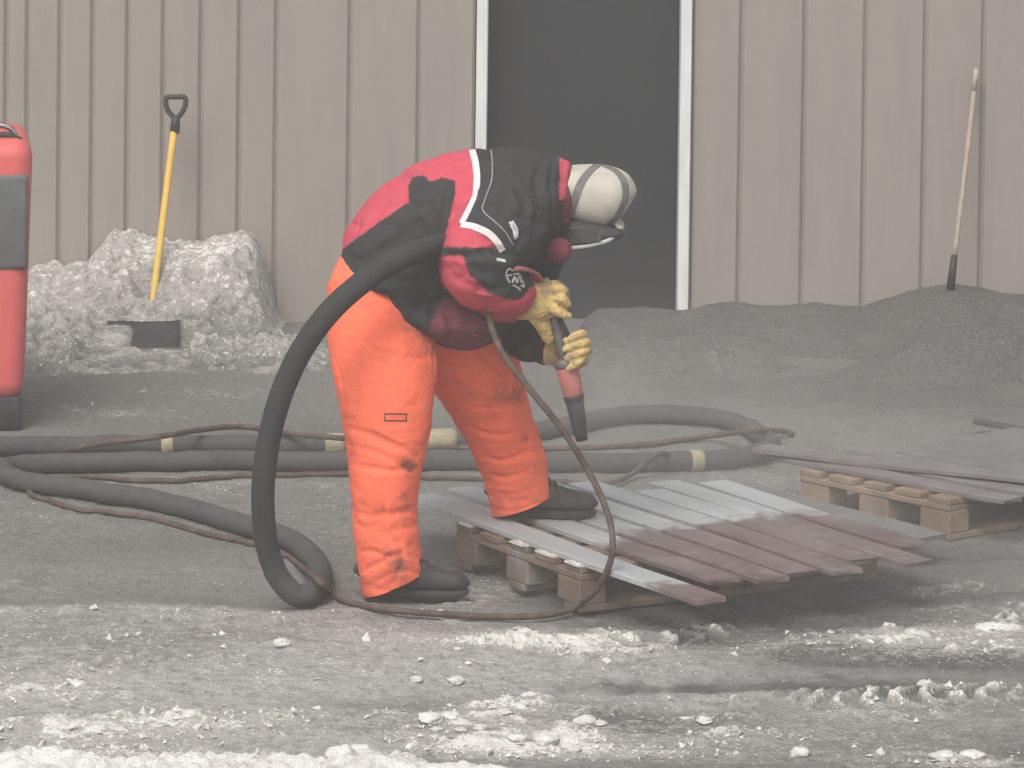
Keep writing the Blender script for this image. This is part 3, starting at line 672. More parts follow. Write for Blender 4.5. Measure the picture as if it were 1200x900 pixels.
# ------------------------------------------------------------------ red machine
mc = P(20, 505, 16.3)
mach = root('compressor', 'red rounded plastic machine with a grey side panel at the left edge', 'machine', (P(38, 330, 16.3)[0], 16.3, 0))
MY = 16.3
xr = P(38, 330, MY)[0]; zt = P(20, 165, MY)[2]; zb = P(20, 470, MY)[2]
def rbox(x0, x1, y0, y1, z0, z1, r, n=6):
    """box rounded on all edges by lofting rounded rectangles"""
    V = []; F = []; rings = []
    for k in range(n + 1): a = math.pi / 2 * k / n; rings.append((z0 + r * (1 - math.sin(a)), r * (1 - math.cos(a)) * 1.0)) if False else None
    prof = [(z0 + r - r * math.cos(math.pi / 2 * k / n), r - r * math.sin(math.pi / 2 * k / n)) for k in range(n + 1)] + [(z1 - r + r * math.sin(math.pi / 2 * k / n), r - r * math.cos(math.pi / 2 * k / n)) for k in range(n + 1)]
    m_ = 0
    for z, ins in prof:
        rr = max(r - ins, 0.002); pts = []
        for cx_, cy_, a0 in ((x1 - r, y1 - r, 0), (x0 + r, y1 - r, 90), (x0 + r, y0 + r, 180), (x1 - r, y0 + r, 270)):
            for k in range(n + 1):
                a = math.radians(a0 + 90 * k / n); pts.append((cx_ + rr * math.cos(a), cy_ + rr * math.sin(a), z))
        m_ = len(pts); V += pts
    for i in range(len(prof) - 1):
        for k in range(m_): F.append((i * m_ + k, i * m_ + (k + 1) % m_, (i + 1) * m_ + (k + 1) % m_, (i + 1) * m_ + k))
    F += [tuple(range(m_ - 1, -1, -1)), tuple(range((len(prof) - 1) * m_, len(prof) * m_))]
    return np.array(V), F
v, f = rbox(xr - 1.3, xr, MY, MY + 0.75, zb, zt, 0.07); v[:, 0] -= (zt - v[:, 2]) * 0.028 * (v[:, 0] > xr - 0.6)
link('body', fixn(mesh('body', v, f)), M['red_paint'], mach)
x2 = P(33, 260, MY)[0]; z1_, z2_ = P(20, 316, MY)[2], P(20, 204, MY)[2]
v, f = rbox(xr - 1.1, x2, MY - 0.012, MY + 0.05, z1_, z2_, 0.02, 3); link('side_panel', fixn(mesh('side_panel', v, f)), M['vent'], mach)
sk1, sk0 = P(20, 472, MY)[2], 0.02
v, f = rbox(xr - 1.25, P(27, 490, MY)[0], MY + 0.02, MY + 0.7, 0.0, zb + 0.02, 0.02, 3); link('skid', fixn(mesh('skid', v, f)), M['black'], mach)
q = P(8, 160, MY + 0.15); tube('lifting_eye', crom([q + [-0.05, 0, -0.02], q + [-0.04, 0, 0.03], q + [0.0, 0, 0.045], q + [0.045, 0, 0.025], q + [0.05, 0, -0.02]], 5), 0.012, M['chrome'], mach)
tube('latch', crom([q + [-0.06, -0.02, 0.0], q + [0.02, -0.02, 0.01], q + [0.075, -0.02, -0.012]], 4), 0.013, M['black'], mach)

mach.rotation_euler = (0, 0, math.radians(8))

# ------------------------------------------------------------------ yellow shovel
sp_top, sp_bot = P(204, 152, 19.10), P(178, 362, 18.72)
shv = root('snow_shovel', 'snow shovel with yellow shaft and black scoop standing in the snow pile', 'shovel', tuple(P(168, 395, 18.5)))
sd_ = (sp_top - sp_bot) / np.linalg.norm(sp_top - sp_bot)
tube('shaft', crom([sp_top + sd_ * 0.02, (sp_top + sp_bot) / 2, sp_bot - sd_ * 0.10], 4), 0.0165, M['yellow'], shv, 14)
hy = 19.10
gr = [P(206, 152, hy), P(204, 138, hy), P(196, 128, hy), P(195, 115, hy), P(206, 113.5, hy), P(217, 115, hy), P(216, 127, hy), P(208, 138, hy)]
tube('grip', crom(gr[1:] + [gr[1]], 6), 0.012, M['black'], shv, 12)
tube('grip_socket', [P(204.5, 156, hy), P(205.5, 145, hy), P(206, 136, hy)], [0.022, 0.022, 0.017], M['black'], shv, 14)
bl = []; nbu, nbv = 13, 9
Cb = P(168, 380, 18.56); Vb = []
for j in range(nbv):
    tj = j / (nbv - 1)
    for i in range(nbu):
        si = i / (nbu - 1) * 2 - 1
        x = Cb[0] + si * (0.158 + 0.012 * tj); y = Cb[1] + 0.03 - 0.26 * tj - 0.03 * (1 - abs(si)) * (1 - tj); z = Cb[2] + 0.012 - 0.115 * tj + 0.035 * si * si * (1 - tj) * 0 + 0.006 * abs(si) ** 6
        Vb.append((x, y, z))
Vb = np.array(Vb); n0 = len(Vb); Vb = np.vstack([Vb, Vb + [0, 0.004, -0.008]])
Fb = [(j * nbu + i, j * nbu + i + 1, (j + 1) * nbu + i + 1, (j + 1) * nbu + i) for j in range(nbv - 1) for i in range(nbu - 1)]
Fb += [tuple(n0 + k for k in q[::-1]) for q in Fb]
rim = [i for i in range(nbu)] + [j * nbu + nbu - 1 for j in range(1, nbv)] + [(nbv - 1) * nbu + i for i in range(nbu - 2, -1, -1)] + [j * nbu for j in range(nbv - 2, 0, -1)]
Fb += [(rim[k], rim[(k + 1) % len(rim)], n0 + rim[(k + 1) % len(rim)], n0 + rim[k]) for k in range(len(rim))]
link('scoop', fixn(mesh('scoop', Vb, Fb)), M['black'], shv)

# pale handle at the right
pl_t, pl_b = P(1144, 84, 19.21), P(1118, 303, 19.02)
pol = root('pole_tool', 'pale wooden handle with black socket leaning on the wall out of the right hand mound', 'tool', tuple(P(1117, 330, 19.0)))
dd = (pl_t - pl_b) / np.linalg.norm(pl_t - pl_b)
tube('handle', crom([pl_t, (pl_t + pl_b) / 2 + [0.003, 0, 0], pl_b], 6), 0.0115, M['handle_wood'], pol, 12)
tube('socket', [pl_b + dd * 0.015, pl_b - dd * 0.05, pl_b - dd * 0.14], [0.015, 0.017, 0.019], M['black'], pol, 12)
tube('grip', [pl_t - dd * 0.09, pl_t - dd * 0.02, pl_t + dd * 0.012], [0.0125, 0.0135, 0.011], M['handle_wood'], pol, 12)

# ------------------------------------------------------------------ worker
YP = 13.6
def R(px, py, Yd, a, b):            # ring: centre pixel, depth, in-plane half width in pixels, sideways half width in metres
    return (P(px, py, Yd), a * Yd / FPX, b)
torso = [R(458, 340, YP, 62, .23), R(463, 328, YP, 74, .25), R(480, 304, YP, 84, .25), R(517, 268, YP, 83, .24), R(568, 250, YP, 79, .265), R(610, 240, YP, 71, .26), R(642, 235, YP, 59, .20), R(662, 234, YP, 48, .135), R(670, 234, YP, 44, .12)]
hem = [R(458, 342, YP, 22, .23), R(478, 354, YP, 25, .25), R(496, 362, YP, 27, .26), R(515, 368, YP, 32, .265), R(540, 371, YP, 38, .255), R(570, 362, YP, 38, .24), R(592, 338, YP, 34, .2)]
arm_r = [R(606, 246, YP - .17, 46, .11), R(590, 266, YP - .25, 54, .125), R(568, 290, YP - .30, 48, .12), R(560, 318, YP - .31, 44, .115), R(586, 337, YP - .27, 34, .095), R(606, 347, YP - .20, 29, .080), R(615, 351, YP - .18, 25, .070)]
arm_l = [R(615, 262, YP + .17, 46, .11), R(622, 300, YP + .24, 42, .11), R(606, 350, YP + .22, 38, .10), R(606, 384, YP + .14, 31, .085), R(628, 401, YP + .05, 26, .07), R(646, 412, YP - .01, 20, .055)]
leg_r = [R(446, 338, YP - .06, 62, .13), R(447, 380, YP - .11, 65, .145), R(451, 430, YP - .15, 63, .15), R(453, 475, YP - .18, 56, .145), R(454, 520, YP - .19, 50, .135), R(451, 560, YP - .20, 43, .125), R(451, 605, YP - .20, 40, .115), R(456, 650, YP - .20, 39, .11), R(460, 696, YP - .20, 38, .105), R(461, 703, YP - .20, 36, .10)]
leg_l = [R(470, 345, YP + .10, 72, .17), R(520, 385, YP + .14, 66, .165), R(552, 425, YP + .18, 58, .155), R(572, 470, YP + .22, 49, .145), R(588, 510, YP + .25, 42, .135), R(602, 545, YP + .27, 41, .125), R(609, 580, YP + .28, 38, .115), R(612, 604, YP + .28, 36, .105)]
def shrink(rings, k, d=0.0): return [(c, a * k, b * k) for c, a, b in rings]
# inner body: one continuous skin
neck = [R(640, 236, YP, 34, .07), R(665, 238, YP, 22, .06), R(680, 240, YP, 22, .06)]
head = [R(668, 238, YP, 16, .05), R(682, 236, YP, 27, .068), R(702, 236, YP, 29, .075), R(720, 240, YP, 24, .066), R(730, 243, YP, 12, .035)]
chin = [R(676, 250, YP, 14, .045), R(680, 264, YP, 11, .038), R(682, 268, YP, 6, .02)]
nose = [R(700, 258, YP, 6, .018), R(699, 268, YP, 5, .014), R(698, 272, YP, 3, .008)]
hand_core = [[R(612, 352, YP - .16, 12, .03), R(645, 355, YP - .13, 12, .03)], [R(640, 411, YP, 9, .025), R(664, 412, YP - .02, 9, .02)]]
foot_core = [[R(457, 668, YP - .2, 12, .03), R(464, 690, YP - .2, 9, .03)], [R(609, 570, YP + .28, 12, .03), R(616, 592, YP + .28, 8, .03)]]
pme = fuse('person', [loft_vf(shrink(q, .72), 16) for q in (torso, arm_r, arm_l, leg_r[:-3], leg_l[:-2])] + [loft_vf(q, 16) for q in [neck, head, chin, nose] + hand_core + foot_core], 0.016, 2)
person = link('person', pme, M['skin'])
tag(person, 'bent over worker in orange trousers, red and black jacket and white blasting helmet', 'person')

# trousers
seat = [R(390, 318, YP, 22, .12), R(412, 328, YP, 46, .20), R(455, 350, YP, 66, .205), R(490, 370, YP + .02, 58, .20)]
tme = fuse('trousers', [loft_vf(q) for q in (leg_r, leg_l, seat)], 0.0075, 7)
bt = bvh(tme)
fold = [(l_, d_ * 0.75, w_ * 0.62) for l_, d_, w_ in [
    ([(398, 500), (430, 508), (462, 522), (490, 535)], .014, .016), ([(400, 520), (440, 530), (470, 545)], .010, .014), ([(404, 540), (430, 548), (465, 552), (492, 540)], .011, .013),
    ([(450, 556), (452, 590), (450, 620), (452, 650)], .010, .012), ([(412, 600), (435, 605), (452, 600)], .009, .012), ([(455, 602), (475, 598), (490, 604)], .010, .012),
    ([(415, 650), (435, 646), (455, 652), (485, 640)], .013, .013), ([(420, 672), (445, 660), (470, 650), (495, 655)], .012, .013), ([(425, 690), (450, 676), (475, 668), (496, 676)], .010, .012), ([(465, 630), (472, 655), (462, 685)], .010, .013),
    ([(470, 545), (482, 552), (492, 545)], .012, .011), ([(420, 392), (440, 410), (475, 418), (508, 420)], .008, .014), ([(430, 360), (450, 385), (470, 405), (500, 415)], .009, .014), ([(392, 420), (400, 450), (402, 480)], .007, .012),
    ([(540, 470), (570, 480), (600, 470), (618, 462)], .011, .014), ([(548, 500), (580, 510), (615, 505)], .012, .014), ([(562, 535), (590, 540), (620, 530), (636, 534)], .012, .013), ([(566, 555), (595, 560), (630, 548)], .011, .012),
    ([(570, 575), (600, 580), (640, 568)], .011, .012), ([(575, 596), (610, 598), (640, 584)], .009, .011), ([(530, 430), (560, 450), (590, 455)], .009, .015), ([(560, 410), (580, 430), (610, 440)], .009, .015), ([(516, 470), (510, 440), (508, 410)], .012, .014)]]
creases(tme, bt, fold)
v = co(tme); n = nrm(tme)
rdg = 1 - np.abs(2 * fbm(v * np.array([6, 6, 11.]), 52, 2) - 1); rd2 = 1 - np.abs(2 * fbm(v * np.array([13, 13, 20.]), 53, 2) - 1)
low = sst(0.75, 0.35, v[:, 2])
v += n * (0.014 * (fbm(v * np.array([6, 6, 7.]), 50, 3) - 0.5) - (0.002 + 0.004 * low) * rdg ** 7 - (0.001 + 0.001 * low) * rd2 ** 6 + 0.003 * (fbm(v * 24, 51, 3) - 0.5))[:, None]
def cuff(sel, xa, za, xb, zb_):          # slanted hem
    zl = za + (v[:, 0] - xa) / (xb - xa) * (zb_ - za); k = sel & (v[:, 2] < zl); v[k, 2] = zl[k]
qa, qb = P(424, 699, YP - .2), P(500, 668, YP - .2); cuff(v[:, 0] < qb[0] + 0.02, qa[0], qa[2], qb[0], qb[2])
qa, qb = P(577, 604, YP + .28), P(649, 579, YP + .28); cuff(v[:, 0] > qa[0] - 0.02, qa[0], qa[2], qb[0], qb[2])
setco(tme, v); smooth_mesh(tme, 1)
pp = proj(co(tme)); dirt = 0.08 + 0.5 * (fbm(co(tme) * 5, 54, 3) - 0.5)
for (x, y, rx, ry, a) in ((478, 544, 9, 10, .9), (470, 600, 14, 40, .35), (455, 655, 30, 14, .45), (470, 675, 18, 22, .45), (615, 515, 10, 12, .5), (560, 455, 40, 25, .25), (500, 400, 40, 30, .35), (420, 470, 12, 30, .15), (590, 590, 25, 18, .25), (440, 600, 15, 20, .25),
                          (470, 445, 14, 8, .3), (610, 440, 8, 30, .25), (430, 690, 25, 12, .3), (605, 470, 20, 12, .3)):
    dirt += 0.75 * a * np.exp(-(((pp[:, 0] - x) / rx) ** 2 + ((pp[:, 1] - y) / ry) ** 2))
attr(tme, 'dirt', dirt)
def cloth(name, colnodes, dirtcol=(0.10, 0.055, 0.04), bump=0.004):
    m = bpy.data.materials.new(name); m.use_nodes = True; t, b = nodes_of(m); N, L = t.nodes.new, t.links.new
    tc = N('ShaderNodeTexCoord').outputs['Object']
    def noise(sc, det=6, ro=0.6):
        q = N('ShaderNodeTexNoise'); q.inputs['Scale'].default_value = sc; q.inputs['Detail'].default_value = det; q.inputs['Roughness'].default_value = ro; L(tc, q.inputs['Vector']); return q.outputs['Fac']
    def ss(src, a, c):
        r = N('ShaderNodeMapRange'); r.interpolation_type = 'SMOOTHSTEP'; r.inputs[1].default_value = a; r.inputs[2].default_value = c; L(src, r.inputs[0]); return r.outputs[0]
    def mix(f, a, c):
        x = N('ShaderNodeMix'); x.data_type = 'RGBA'; L(f, x.inputs[0])
        for i, q in ((6, a), (7, c)):
            if isinstance(q, tuple): x.inputs[i].default_value = (*q, 1)
            else: L(q, x.inputs[i])
        return x.outputs[2]
    if isinstance(colnodes, tuple): col = mix(ss(noise(9), 0.35, 0.7), colnodes, tuple(c * 0.88 for c in colnodes))
    else:
        a = N('ShaderNodeAttribute'); a.attribute_name = colnodes; col = a.outputs['Color']
    at = N('ShaderNodeAttribute'); at.attribute_name = 'dirt'
    ad = N('ShaderNodeMath'); ad.operation = 'MULTIPLY_ADD'; L(noise(18, 7, 0.7), ad.inputs[0]); ad.inputs[1].default_value = 1.1; L(at.outputs['Fac'], ad.inputs[2])
    sc_ = N('ShaderNodeMath'); sc_.operation = 'MULTIPLY'; L(ss(ad.outputs[0], 0.72, 1.35), sc_.inputs[0]); sc_.inputs[1].default_value = 0.85
    col = mix(sc_.outputs[0], col, dirtcol); L(col, b.inputs['Base Color'])
    b.inputs['Roughness'].default_value = 0.85; b.inputs['Specular IOR Level'].default_value = 0.15
    bn = N('ShaderNodeBump'); bn.inputs['Distance'].default_value = bump; L(noise(34, 6, 0.6), bn.inputs['Height']); L(bn.outputs[0], b.inputs['Normal'])
    return m
M['orange'] = cloth('orange_cloth', (0.98, 0.18, 0.095), dirtcol=(0.13, 0.065, 0.055), bump=0.006)
trousers = link('trousers', tme, M['orange'], person)
bt = bvh(tme)
strokes('label_patch', bt, [[(450, 485), (463, 485), (477, 485)], [(450, 493), (463, 493), (477, 493)], [(451, 485), (451, 493)], [(476, 485), (476, 493)]], 0.0035, M['boot'], trousers, lift=0.0015)

# jacket
jme = fuse('jacket', [loft_vf(q) for q in (torso, hem, arm_r, arm_l)], 0.0065, 6)
bj = bvh(jme)
creases(jme, bj, [([(520, 296), (545, 300), (575, 296), (596, 300)], .016, .012), ([(545, 305), (565, 318), (585, 318)], .010, .012), ([(540, 330), (565, 340), (595, 338)], .010, .012), ([(553, 262), (575, 290), (600, 300)], .010, .014),
                  ([(478, 235), (486, 260), (505, 275)], .012, .014), ([(525, 215), (522, 245), (512, 275)], .012, .014), ([(430, 300), (460, 285), (490, 262)], .008, .014), ([(450, 330), (480, 330), (505, 345)], .008, .014),
                  ([(600, 215), (615, 235), (612, 262)], .010, .016), ([(636, 190), (630, 215), (634, 245)], .010, .014), ([(585, 200), (592, 225), (586, 250)], .007, .014), ([(620, 270), (605, 290), (612, 310)], .010, .012),
                  ([(388, 285), (410, 278), (420, 262)], .007, .012), ([(450, 222), (455, 205)], .010, .010), ([(649, 185), (645, 215), (648, 255)], .010, .010), ([(500, 190), (530, 195), (548, 190)], .006, .014), ([(615, 392), (628, 405)], .008, .010), ([(512, 340), (508, 365), (506, 392)], .014, .012), ([(530, 352), (528, 375), (532, 396)], .012, .011), ([(552, 362), (548, 380), (556, 392)], .010, .010), ([(470, 300), (490, 320), (500, 350)], .010, .014), ([(440, 318), (470, 345), (495, 375)], .008, .012)])
v = co(jme); n = nrm(jme)
rdg = 1 - np.abs(2 * fbm(v * np.array([7, 7, 9.]), 57, 2) - 1)
v += n * (0.020 * (fbm(v * np.array([7, 7, 7.]), 55, 3) - 0.5) - 0.012 * rdg ** 6 + 0.006 * (fbm(v * 28, 56, 3) - 0.5))[:, None]; setco(jme, v); smooth_mesh(jme, 1)
v = co(jme); vm = v.copy(); vm[:, 1] = np.where(v[:, 1] > YP, 2 * YP - v[:, 1], v[:, 1]); pp = proj(vm)
pp = pp + 1.2 * (np.stack([vn(v * 60, 3), vn(v * 60, 4)], 1) - 0.5)
BLK, RED, MAR = (0.033, 0.034, 0.034), (0.51, 0.07, 0.10), (0.15, 0.032, 0.046)
C = np.tile(np.array(BLK), (len(v), 1))
red_back = [(370, 310), (370, 270), (420, 230), (470, 185), (548, 160), (553, 172), (559, 195), (558, 226), (542, 263), (574, 274), (592, 291), (520, 289), (521, 275), (528, 250), (534, 225), (533, 211), (518, 208), (505, 213), (497, 206), (484, 207), (478, 218), (480, 236), (445, 260), (410, 285), (386, 302)]
C[inpoly(pp, red_back)] = RED
C[inpoly(pp, [(514, 301), (542, 299), (550, 322), (572, 343), (598, 352), (612, 350), (622, 336), (632, 336), (630, 380), (580, 376), (540, 358), (516, 330)])] = (0.46, 0.06, 0.085)
C[inpoly(pp, [(655, 180), (668, 182), (666, 205), (662, 232), (655, 234), (656, 205)])] = RED
C[inpoly(pp, [(668, 180), (680, 182), (676, 262), (660, 262), (661, 234)])] = MAR
C[inpoly(pp, [(520, 345), (545, 362), (575, 380), (572, 420), (490, 420), (505, 380)]) & (v[:, 1] < YP + 0.3) & (pp[:, 1] > 345)] = MAR  # jacket front below the arm: its shade is put into the red as maroon
C[(pp[:, 0] > 634) & (pp[:, 1] > 390)] = MAR
attr_col(jme, 'paint', C); attr(jme, 'dirt', 0.12 + 0.35 * (fbm(v * 6, 58, 3) - 0.4))
M['jacket'] = cloth('jacket_cloth', 'paint', dirtcol=(0.085, 0.08, 0.075), bump=0.004)
jacket = link('jacket', jme, M['jacket'], person)
bj = bvh(jme)
strokes('piping', bj, [[(552, 172), (557, 190), (559, 210), (557, 228), (549, 247), (541, 262)], [(541, 263), (556, 266), (572, 273), (582, 283), (589, 294)]], 0.021, M['white_cloth'], jacket, lift=0.003)
strokes('thin_piping', bj, [[(575, 172), (577, 190), (576, 212), (568, 235), (566, 247), (580, 260), (592, 272), (601, 287)]], 0.0035, M['grey_thread'], jacket, lift=0.002)
strokes('emblem', bj, [[(597, 260), (601, 267), (604, 280)], [(600, 259), (605, 268), (606, 278)], [(598, 264), (603, 270)]], 0.008, M['logo'], jacket, lift=0.002)
strokes('tab', bj, [[(582, 304), (592, 306)]], 0.010, M['logo'], jacket, lift=0.002)
strokes('logo', bj, [[(597, 331), (593, 322), (596, 315), (601, 317)], [(594, 323), (600, 322)], [(600, 331), (603, 325), (606, 331), (608, 324), (611, 331)], [(602, 321), (609, 321)], [(601, 334), (607, 337), (610, 340)], [(612, 328), (614, 336), (610, 334)], [(606, 318), (611, 326)]], 0.0055, M['logo'], jacket, lift=0.002, per=5)
pk = hit(bj, 495, 300)

# boots
def boot(toe, heel, ank, Yd, zb_):
    """toe, heel, ankle x in pixels at depth Yd; zb_ sole height"""
    x0, x1 = heel, toe; L_ = x1 - x0; z0 = zb_
    s = [(0.0, .026, .035), (0.05, .034, .05), (0.3, .036, .06), (0.55, .042, .045), (0.78, .047, .034), (0.92, .042, .029), (0.985, .026, .020), (1.0, .015, .012)]
    up = [((x0 + L_ * t, Yd, z0 + 0.022 + h), h, wd) for t, wd, h in s]
    sh = [((x0 + L_ * .28, Yd, z0 + 0.06), .05, .05), ((x0 + L_ * .31, Yd, z0 + 0.12), .044, .046), ((x0 + L_ * .32, Yd, z0 + 0.17), .042, .046)]
    tongue = [((x0 + L_ * .28, Yd, z0 + 0.13), .05, .044), ((x0 + L_ * .46, Yd, z0 + 0.10), .04, .038), ((x0 + L_ * .62, Yd, z0 + 0.078), .026, .034), ((x0 + L_ * .72, Yd, z0 + 0.066), .016, .028)]
    me = fuse('boot', [loft_vf(q, 20, 5, 2.3) for q in (up, sh, tongue)], 0.006, 4)
    vv = co(me); me_n = nrm(me); vv += me_n * (0.007 * (fbm(vv * 22, 61, 3) - 0.5))[:, None]; vv[:, 2] = np.maximum(vv[:, 2], z0 + 0.016); setco(me, vv)
    b = link('boot', me, M['boot'], person)
    k = 28; V = []; 
    for z in (z0, z0 + 0.012, z0 + 0.026):
        for i in range(k):
            a = 2 * math.pi * i / k; cx_ = math.cos(a); t = (cx_ + 1) / 2
            wd = 0.046 if t > 0.5 else 0.038; wd *= (1 - 0.12 * math.exp(-((t - 0.42) / 0.15) ** 2))
            V.append((x0 - 0.004 + (L_ + 0.01) * (0.5 + 0.5 * math.copysign(abs(cx_) ** 0.8, cx_)), Yd + math.copysign(abs(math.sin(a)) ** 0.75, math.sin(a)) * wd, z + (0.012 * max(0, t - 0.85) / 0.15 if z < z0 + 0.02 else 0)))
    F = [(j * k + i, j * k + (i + 1) % k, (j + 1) * k + (i + 1) % k, (j + 1) * k + i) for j in range(2) for i in range(k)] + [tuple(range(k - 1, -1, -1)), tuple(range(2 * k, 3 * k))]
    link('sole', fixn(mesh('sole', V, F)), M['sole'], b)
    for j in range(4):
        t = 0.44 + 0.075 * j; hz_ = np.interp(t, [.3, .46, .62, .72], [.185, .147, .110, .088])
        lc = [(x0 + L_ * t + 0.012 * abs(q) , Yd + 0.034 * q, z0 + hz_ - 0.02 * q * q) for q in np.linspace(-1, 1, 7)]
        tube('lace', lc, 0.004, M['sole'], b, 6)
    return b
YR, YL = YP - .20, YP + .28
boot(P(547, 700, YR)[0], P(425, 700, YR)[0], 0, YR, max(0.0, gz(P(480, 700, YR)[0], YR)) + 0.0)
boot(P(697, 600, YL)[0], P(578, 600, YL)[0], 0, YL, TZ + 0.003)

# gloves
def chain(pts, r):
    pts = [P(*q) for q in pts]; pth = crom(pts, 4); rr = np.interp(np.linspace(0, 1, len(pth)), np.linspace(0, 1, len(r)), r)
    d0 = pth[0] - pth[1]; d1 = pth[-1] - pth[-2]
    e0 = pth[0] + d0 / np.linalg.norm(d0) * rr[0] * 0.7; e1 = pth[-1] + d1 / np.linalg.norm(d1) * rr[-1] * 0.75
    return tube_vf(np.vstack([e0, pth, e1]), np.r_[rr[0] * 0.5, rr, rr[-1] * 0.55], 14)
YN = YP - 0.14                       # depth of the nozzle line
gr_parts = [loft_vf([R(610, 351, YN - .03, 24, .06), R(620, 353, YN - .03, 23, .055), R(633, 354, YN - .03, 23, .048), R(645, 352, YN - .02, 20, .043), R(653, 350, YN - .01, 16, .034)], 18),
            chain([(626, 364, YN - .02), (636, 380, YN - .015), (643, 397, YN)], [.034, .029, .020]),
            chain([(642, 341, YN - .04), (655, 338, YN - .045), (662, 343, YN - .03), (660, 352, YN + .0)], [.017, .0165, .016, .014]),
            chain([(646, 350, YN - .045), (658, 350, YN - .055), (664, 356, YN - .035), (660, 362, YN - .01)], [.017, .016, .0155, .013]),
            chain([(640, 335, YN - .0), (652, 334, YN + .01), (660, 341, YN + .03), (657, 350, YN + .04)], [.017, .016, .015, .013]),
            chain([(645, 345, YN + .03), (657, 347, YN + .05), (661, 357, YN + .05)], [.016, .015, .013]),
            chain([(640, 358, YN - .05), (652, 364, YN - .055), (660, 368, YN - .05), (667, 370, YN - .04)], [.021, .017, .0155, .0135])]
g1 = fuse('glove', gr_parts, 0.0032, 3)
gl_parts = [loft_vf([R(642, 409, YN + .10, 19, .05), R(652, 411, YN + .09, 19, .042), R(664, 412, YN + .075, 20, .034), R(676, 412, YN + .06, 21, .026), R(683, 410, YN + .045, 18, .02)], 18)]
for (x0, y0, x1, y1) in ((681, 392, 663, 400), (685, 402, 662, 409), (686, 411, 664, 420), (683, 420, 667, 432)):
    gl_parts.append(chain([(x0 - 4, y0, YN + .055), (x0 + 2, y0, YN + .025), (x0, y0, YN - .02), ((x0 + x1) / 2 + 1, (y0 + y1) / 2 - 1, YN - .043), (x1, y1, YN - .036)], [.015, .0155, .0155, .0145, .0125]))
gl_parts.append(chain([(662, 400, YN + .07), (658, 391, YN + .05), (657, 384, YN + .03)], [.018, .016, .013]))
g2 = fuse('glove', gl_parts, 0.0032, 3)
for g_ in (g1, g2):
    vv = co(g_); vv += nrm(g_) * (0.006 * (fbm(vv * 45, 66, 3) - 0.5) - 0.003 * (1 - np.abs(2 * fbm(vv * 60, 67, 2) - 1)) ** 6)[:, None]; setco(g_, vv); link('glove', g_, M['glove'], person)

# helmet
hel = [R(661, 227, YP, 30, .10), R(674, 226, YP, 33, .115), R(690, 228, YP, 36, .125), R(705, 230, YP, 37, .126), R(717, 233, YP, 36, .12), R(726, 237, YP, 32, .105), R(732, 240, YP, 26, .085), R(735, 242, YP, 18, .06)]
hme = fuse('blast_helmet', [loft_vf(hel, power=2.3), loft_vf([R(726, 222, YP, 9, .07), R(735, 223, YP, 8, .06), R(739, 224, YP, 5, .045)]), loft_vf([R(720, 264, YP, 7, .09), R(728, 265, YP, 6, .08), R(731, 266, YP, 4, .06)])], 0.006, 3)
helmet = link('blast_helmet', hme, M['helmet'], person)
bh = bvh(hme)
strokes('strap', bh, [[(700, 193.5), (690, 202), (681, 215), (674, 232), (669, 250)]], 0.026, M['strap'], helmet, lift=0.003)
strokes('strap', bh, [[(708, 194), (722, 201), (731, 213), (733, 228), (729, 242), (722, 254), (714, 263)]], 0.028, M['strap'], helmet, lift=0.003)
vis = [R(660, 270, YP, 21, .085), R(670, 271, YP, 23, .115), R(690, 271, YP, 20, .127), R(708, 271, YP, 15, .122), R(722, 271, YP, 9, .11), R(731, 271, YP, 4, .08)]
vme = fuse('visor', [loft_vf(vis)], 0.006, 3)
visor = link('visor', vme, M['visor_frame'], helmet)
bv_ = bvh(vme)
strokes('visor_rim', bv_, [[(665, 259), (680, 256), (700, 257), (716, 263), (728, 272)]], 0.016, M['visor_frame'], visor, lift=0.006)
strokes('window', bv_, [[(668, 277), (680, 276.5), (692, 276), (703, 275)]], 0.045, M['visor_glass'], visor, lift=0.003)
pa = [P(668, 291, YP - .11), P(690, 288, YP - .12), P(710, 283, YP - .12), P(719, 278, YP - .1)]
tube('window_edge', crom(pa, 5), 0.007, M['clear'], visor, 10)
bq = P(655, 293, YP - .11)
th = np.linspace(0, math.pi, 13)[1:-1]
v, f = tube_vf([bq + np.array([0, 0, -0.043 * math.cos(t)]) for t in th], [0.043 * math.sin(t) for t in th], 20)
v = v + (v - bq) * (0.12 * (fbm(v * 30, 68, 2) - 0.5))[:, None]
link('chin_cushion', mesh('chin_cushion', v, f), M['maroon'], helmet)
strokes('neck_cape', bj, [[(679, 194), (676, 205), (672, 222)]], 0.02, M['white_cloth'], helmet, lift=0.012, thick=0.012)

M['hose'] = cloth('hose_rubber', (0.038, 0.038, 0.039), dirtcol=(0.085, 0.083, 0.08), bump=0.002)
# ------------------------------------------------------------------ nozzle and hoses
nz = root('blast_nozzle', 'sandblasting nozzle with coral sleeve and black tip in the worker\'s gloved hands', 'nozzle', tuple(P(682, 517, YN)))
px_ = YN / FPX
tube('grip_pipe', [P(640, 345, YN), P(650, 375, YN), P(660, 412, YN), P(664, 428, YN)], [8 * px_, 7.5 * px_, 7.5 * px_, 8 * px_], M['steel'], nz, 18)
tube('sleeve', [P(662, 420, YN), P(663, 425, YN), P(668, 445, YN), P(672, 464, YN), P(673, 468, YN)], [9 * px_, 13 * px_, 13 * px_, 11.5 * px_, 9 * px_], M['coral'], nz, 20)
tube('tip', [P(672, 464, YN), P(673, 468, YN), P(678, 495, YN), P(682, 516, YN)], [9 * px_, 11 * px_, 9.2 * px_, 7 * px_], M['black'], nz, 20)
tube('lever', crom([P(655, 372, YN - .035), P(662, 385, YN - .04), P(668, 398, YN - .035)], 4), 0.008, M['black'], nz, 10)
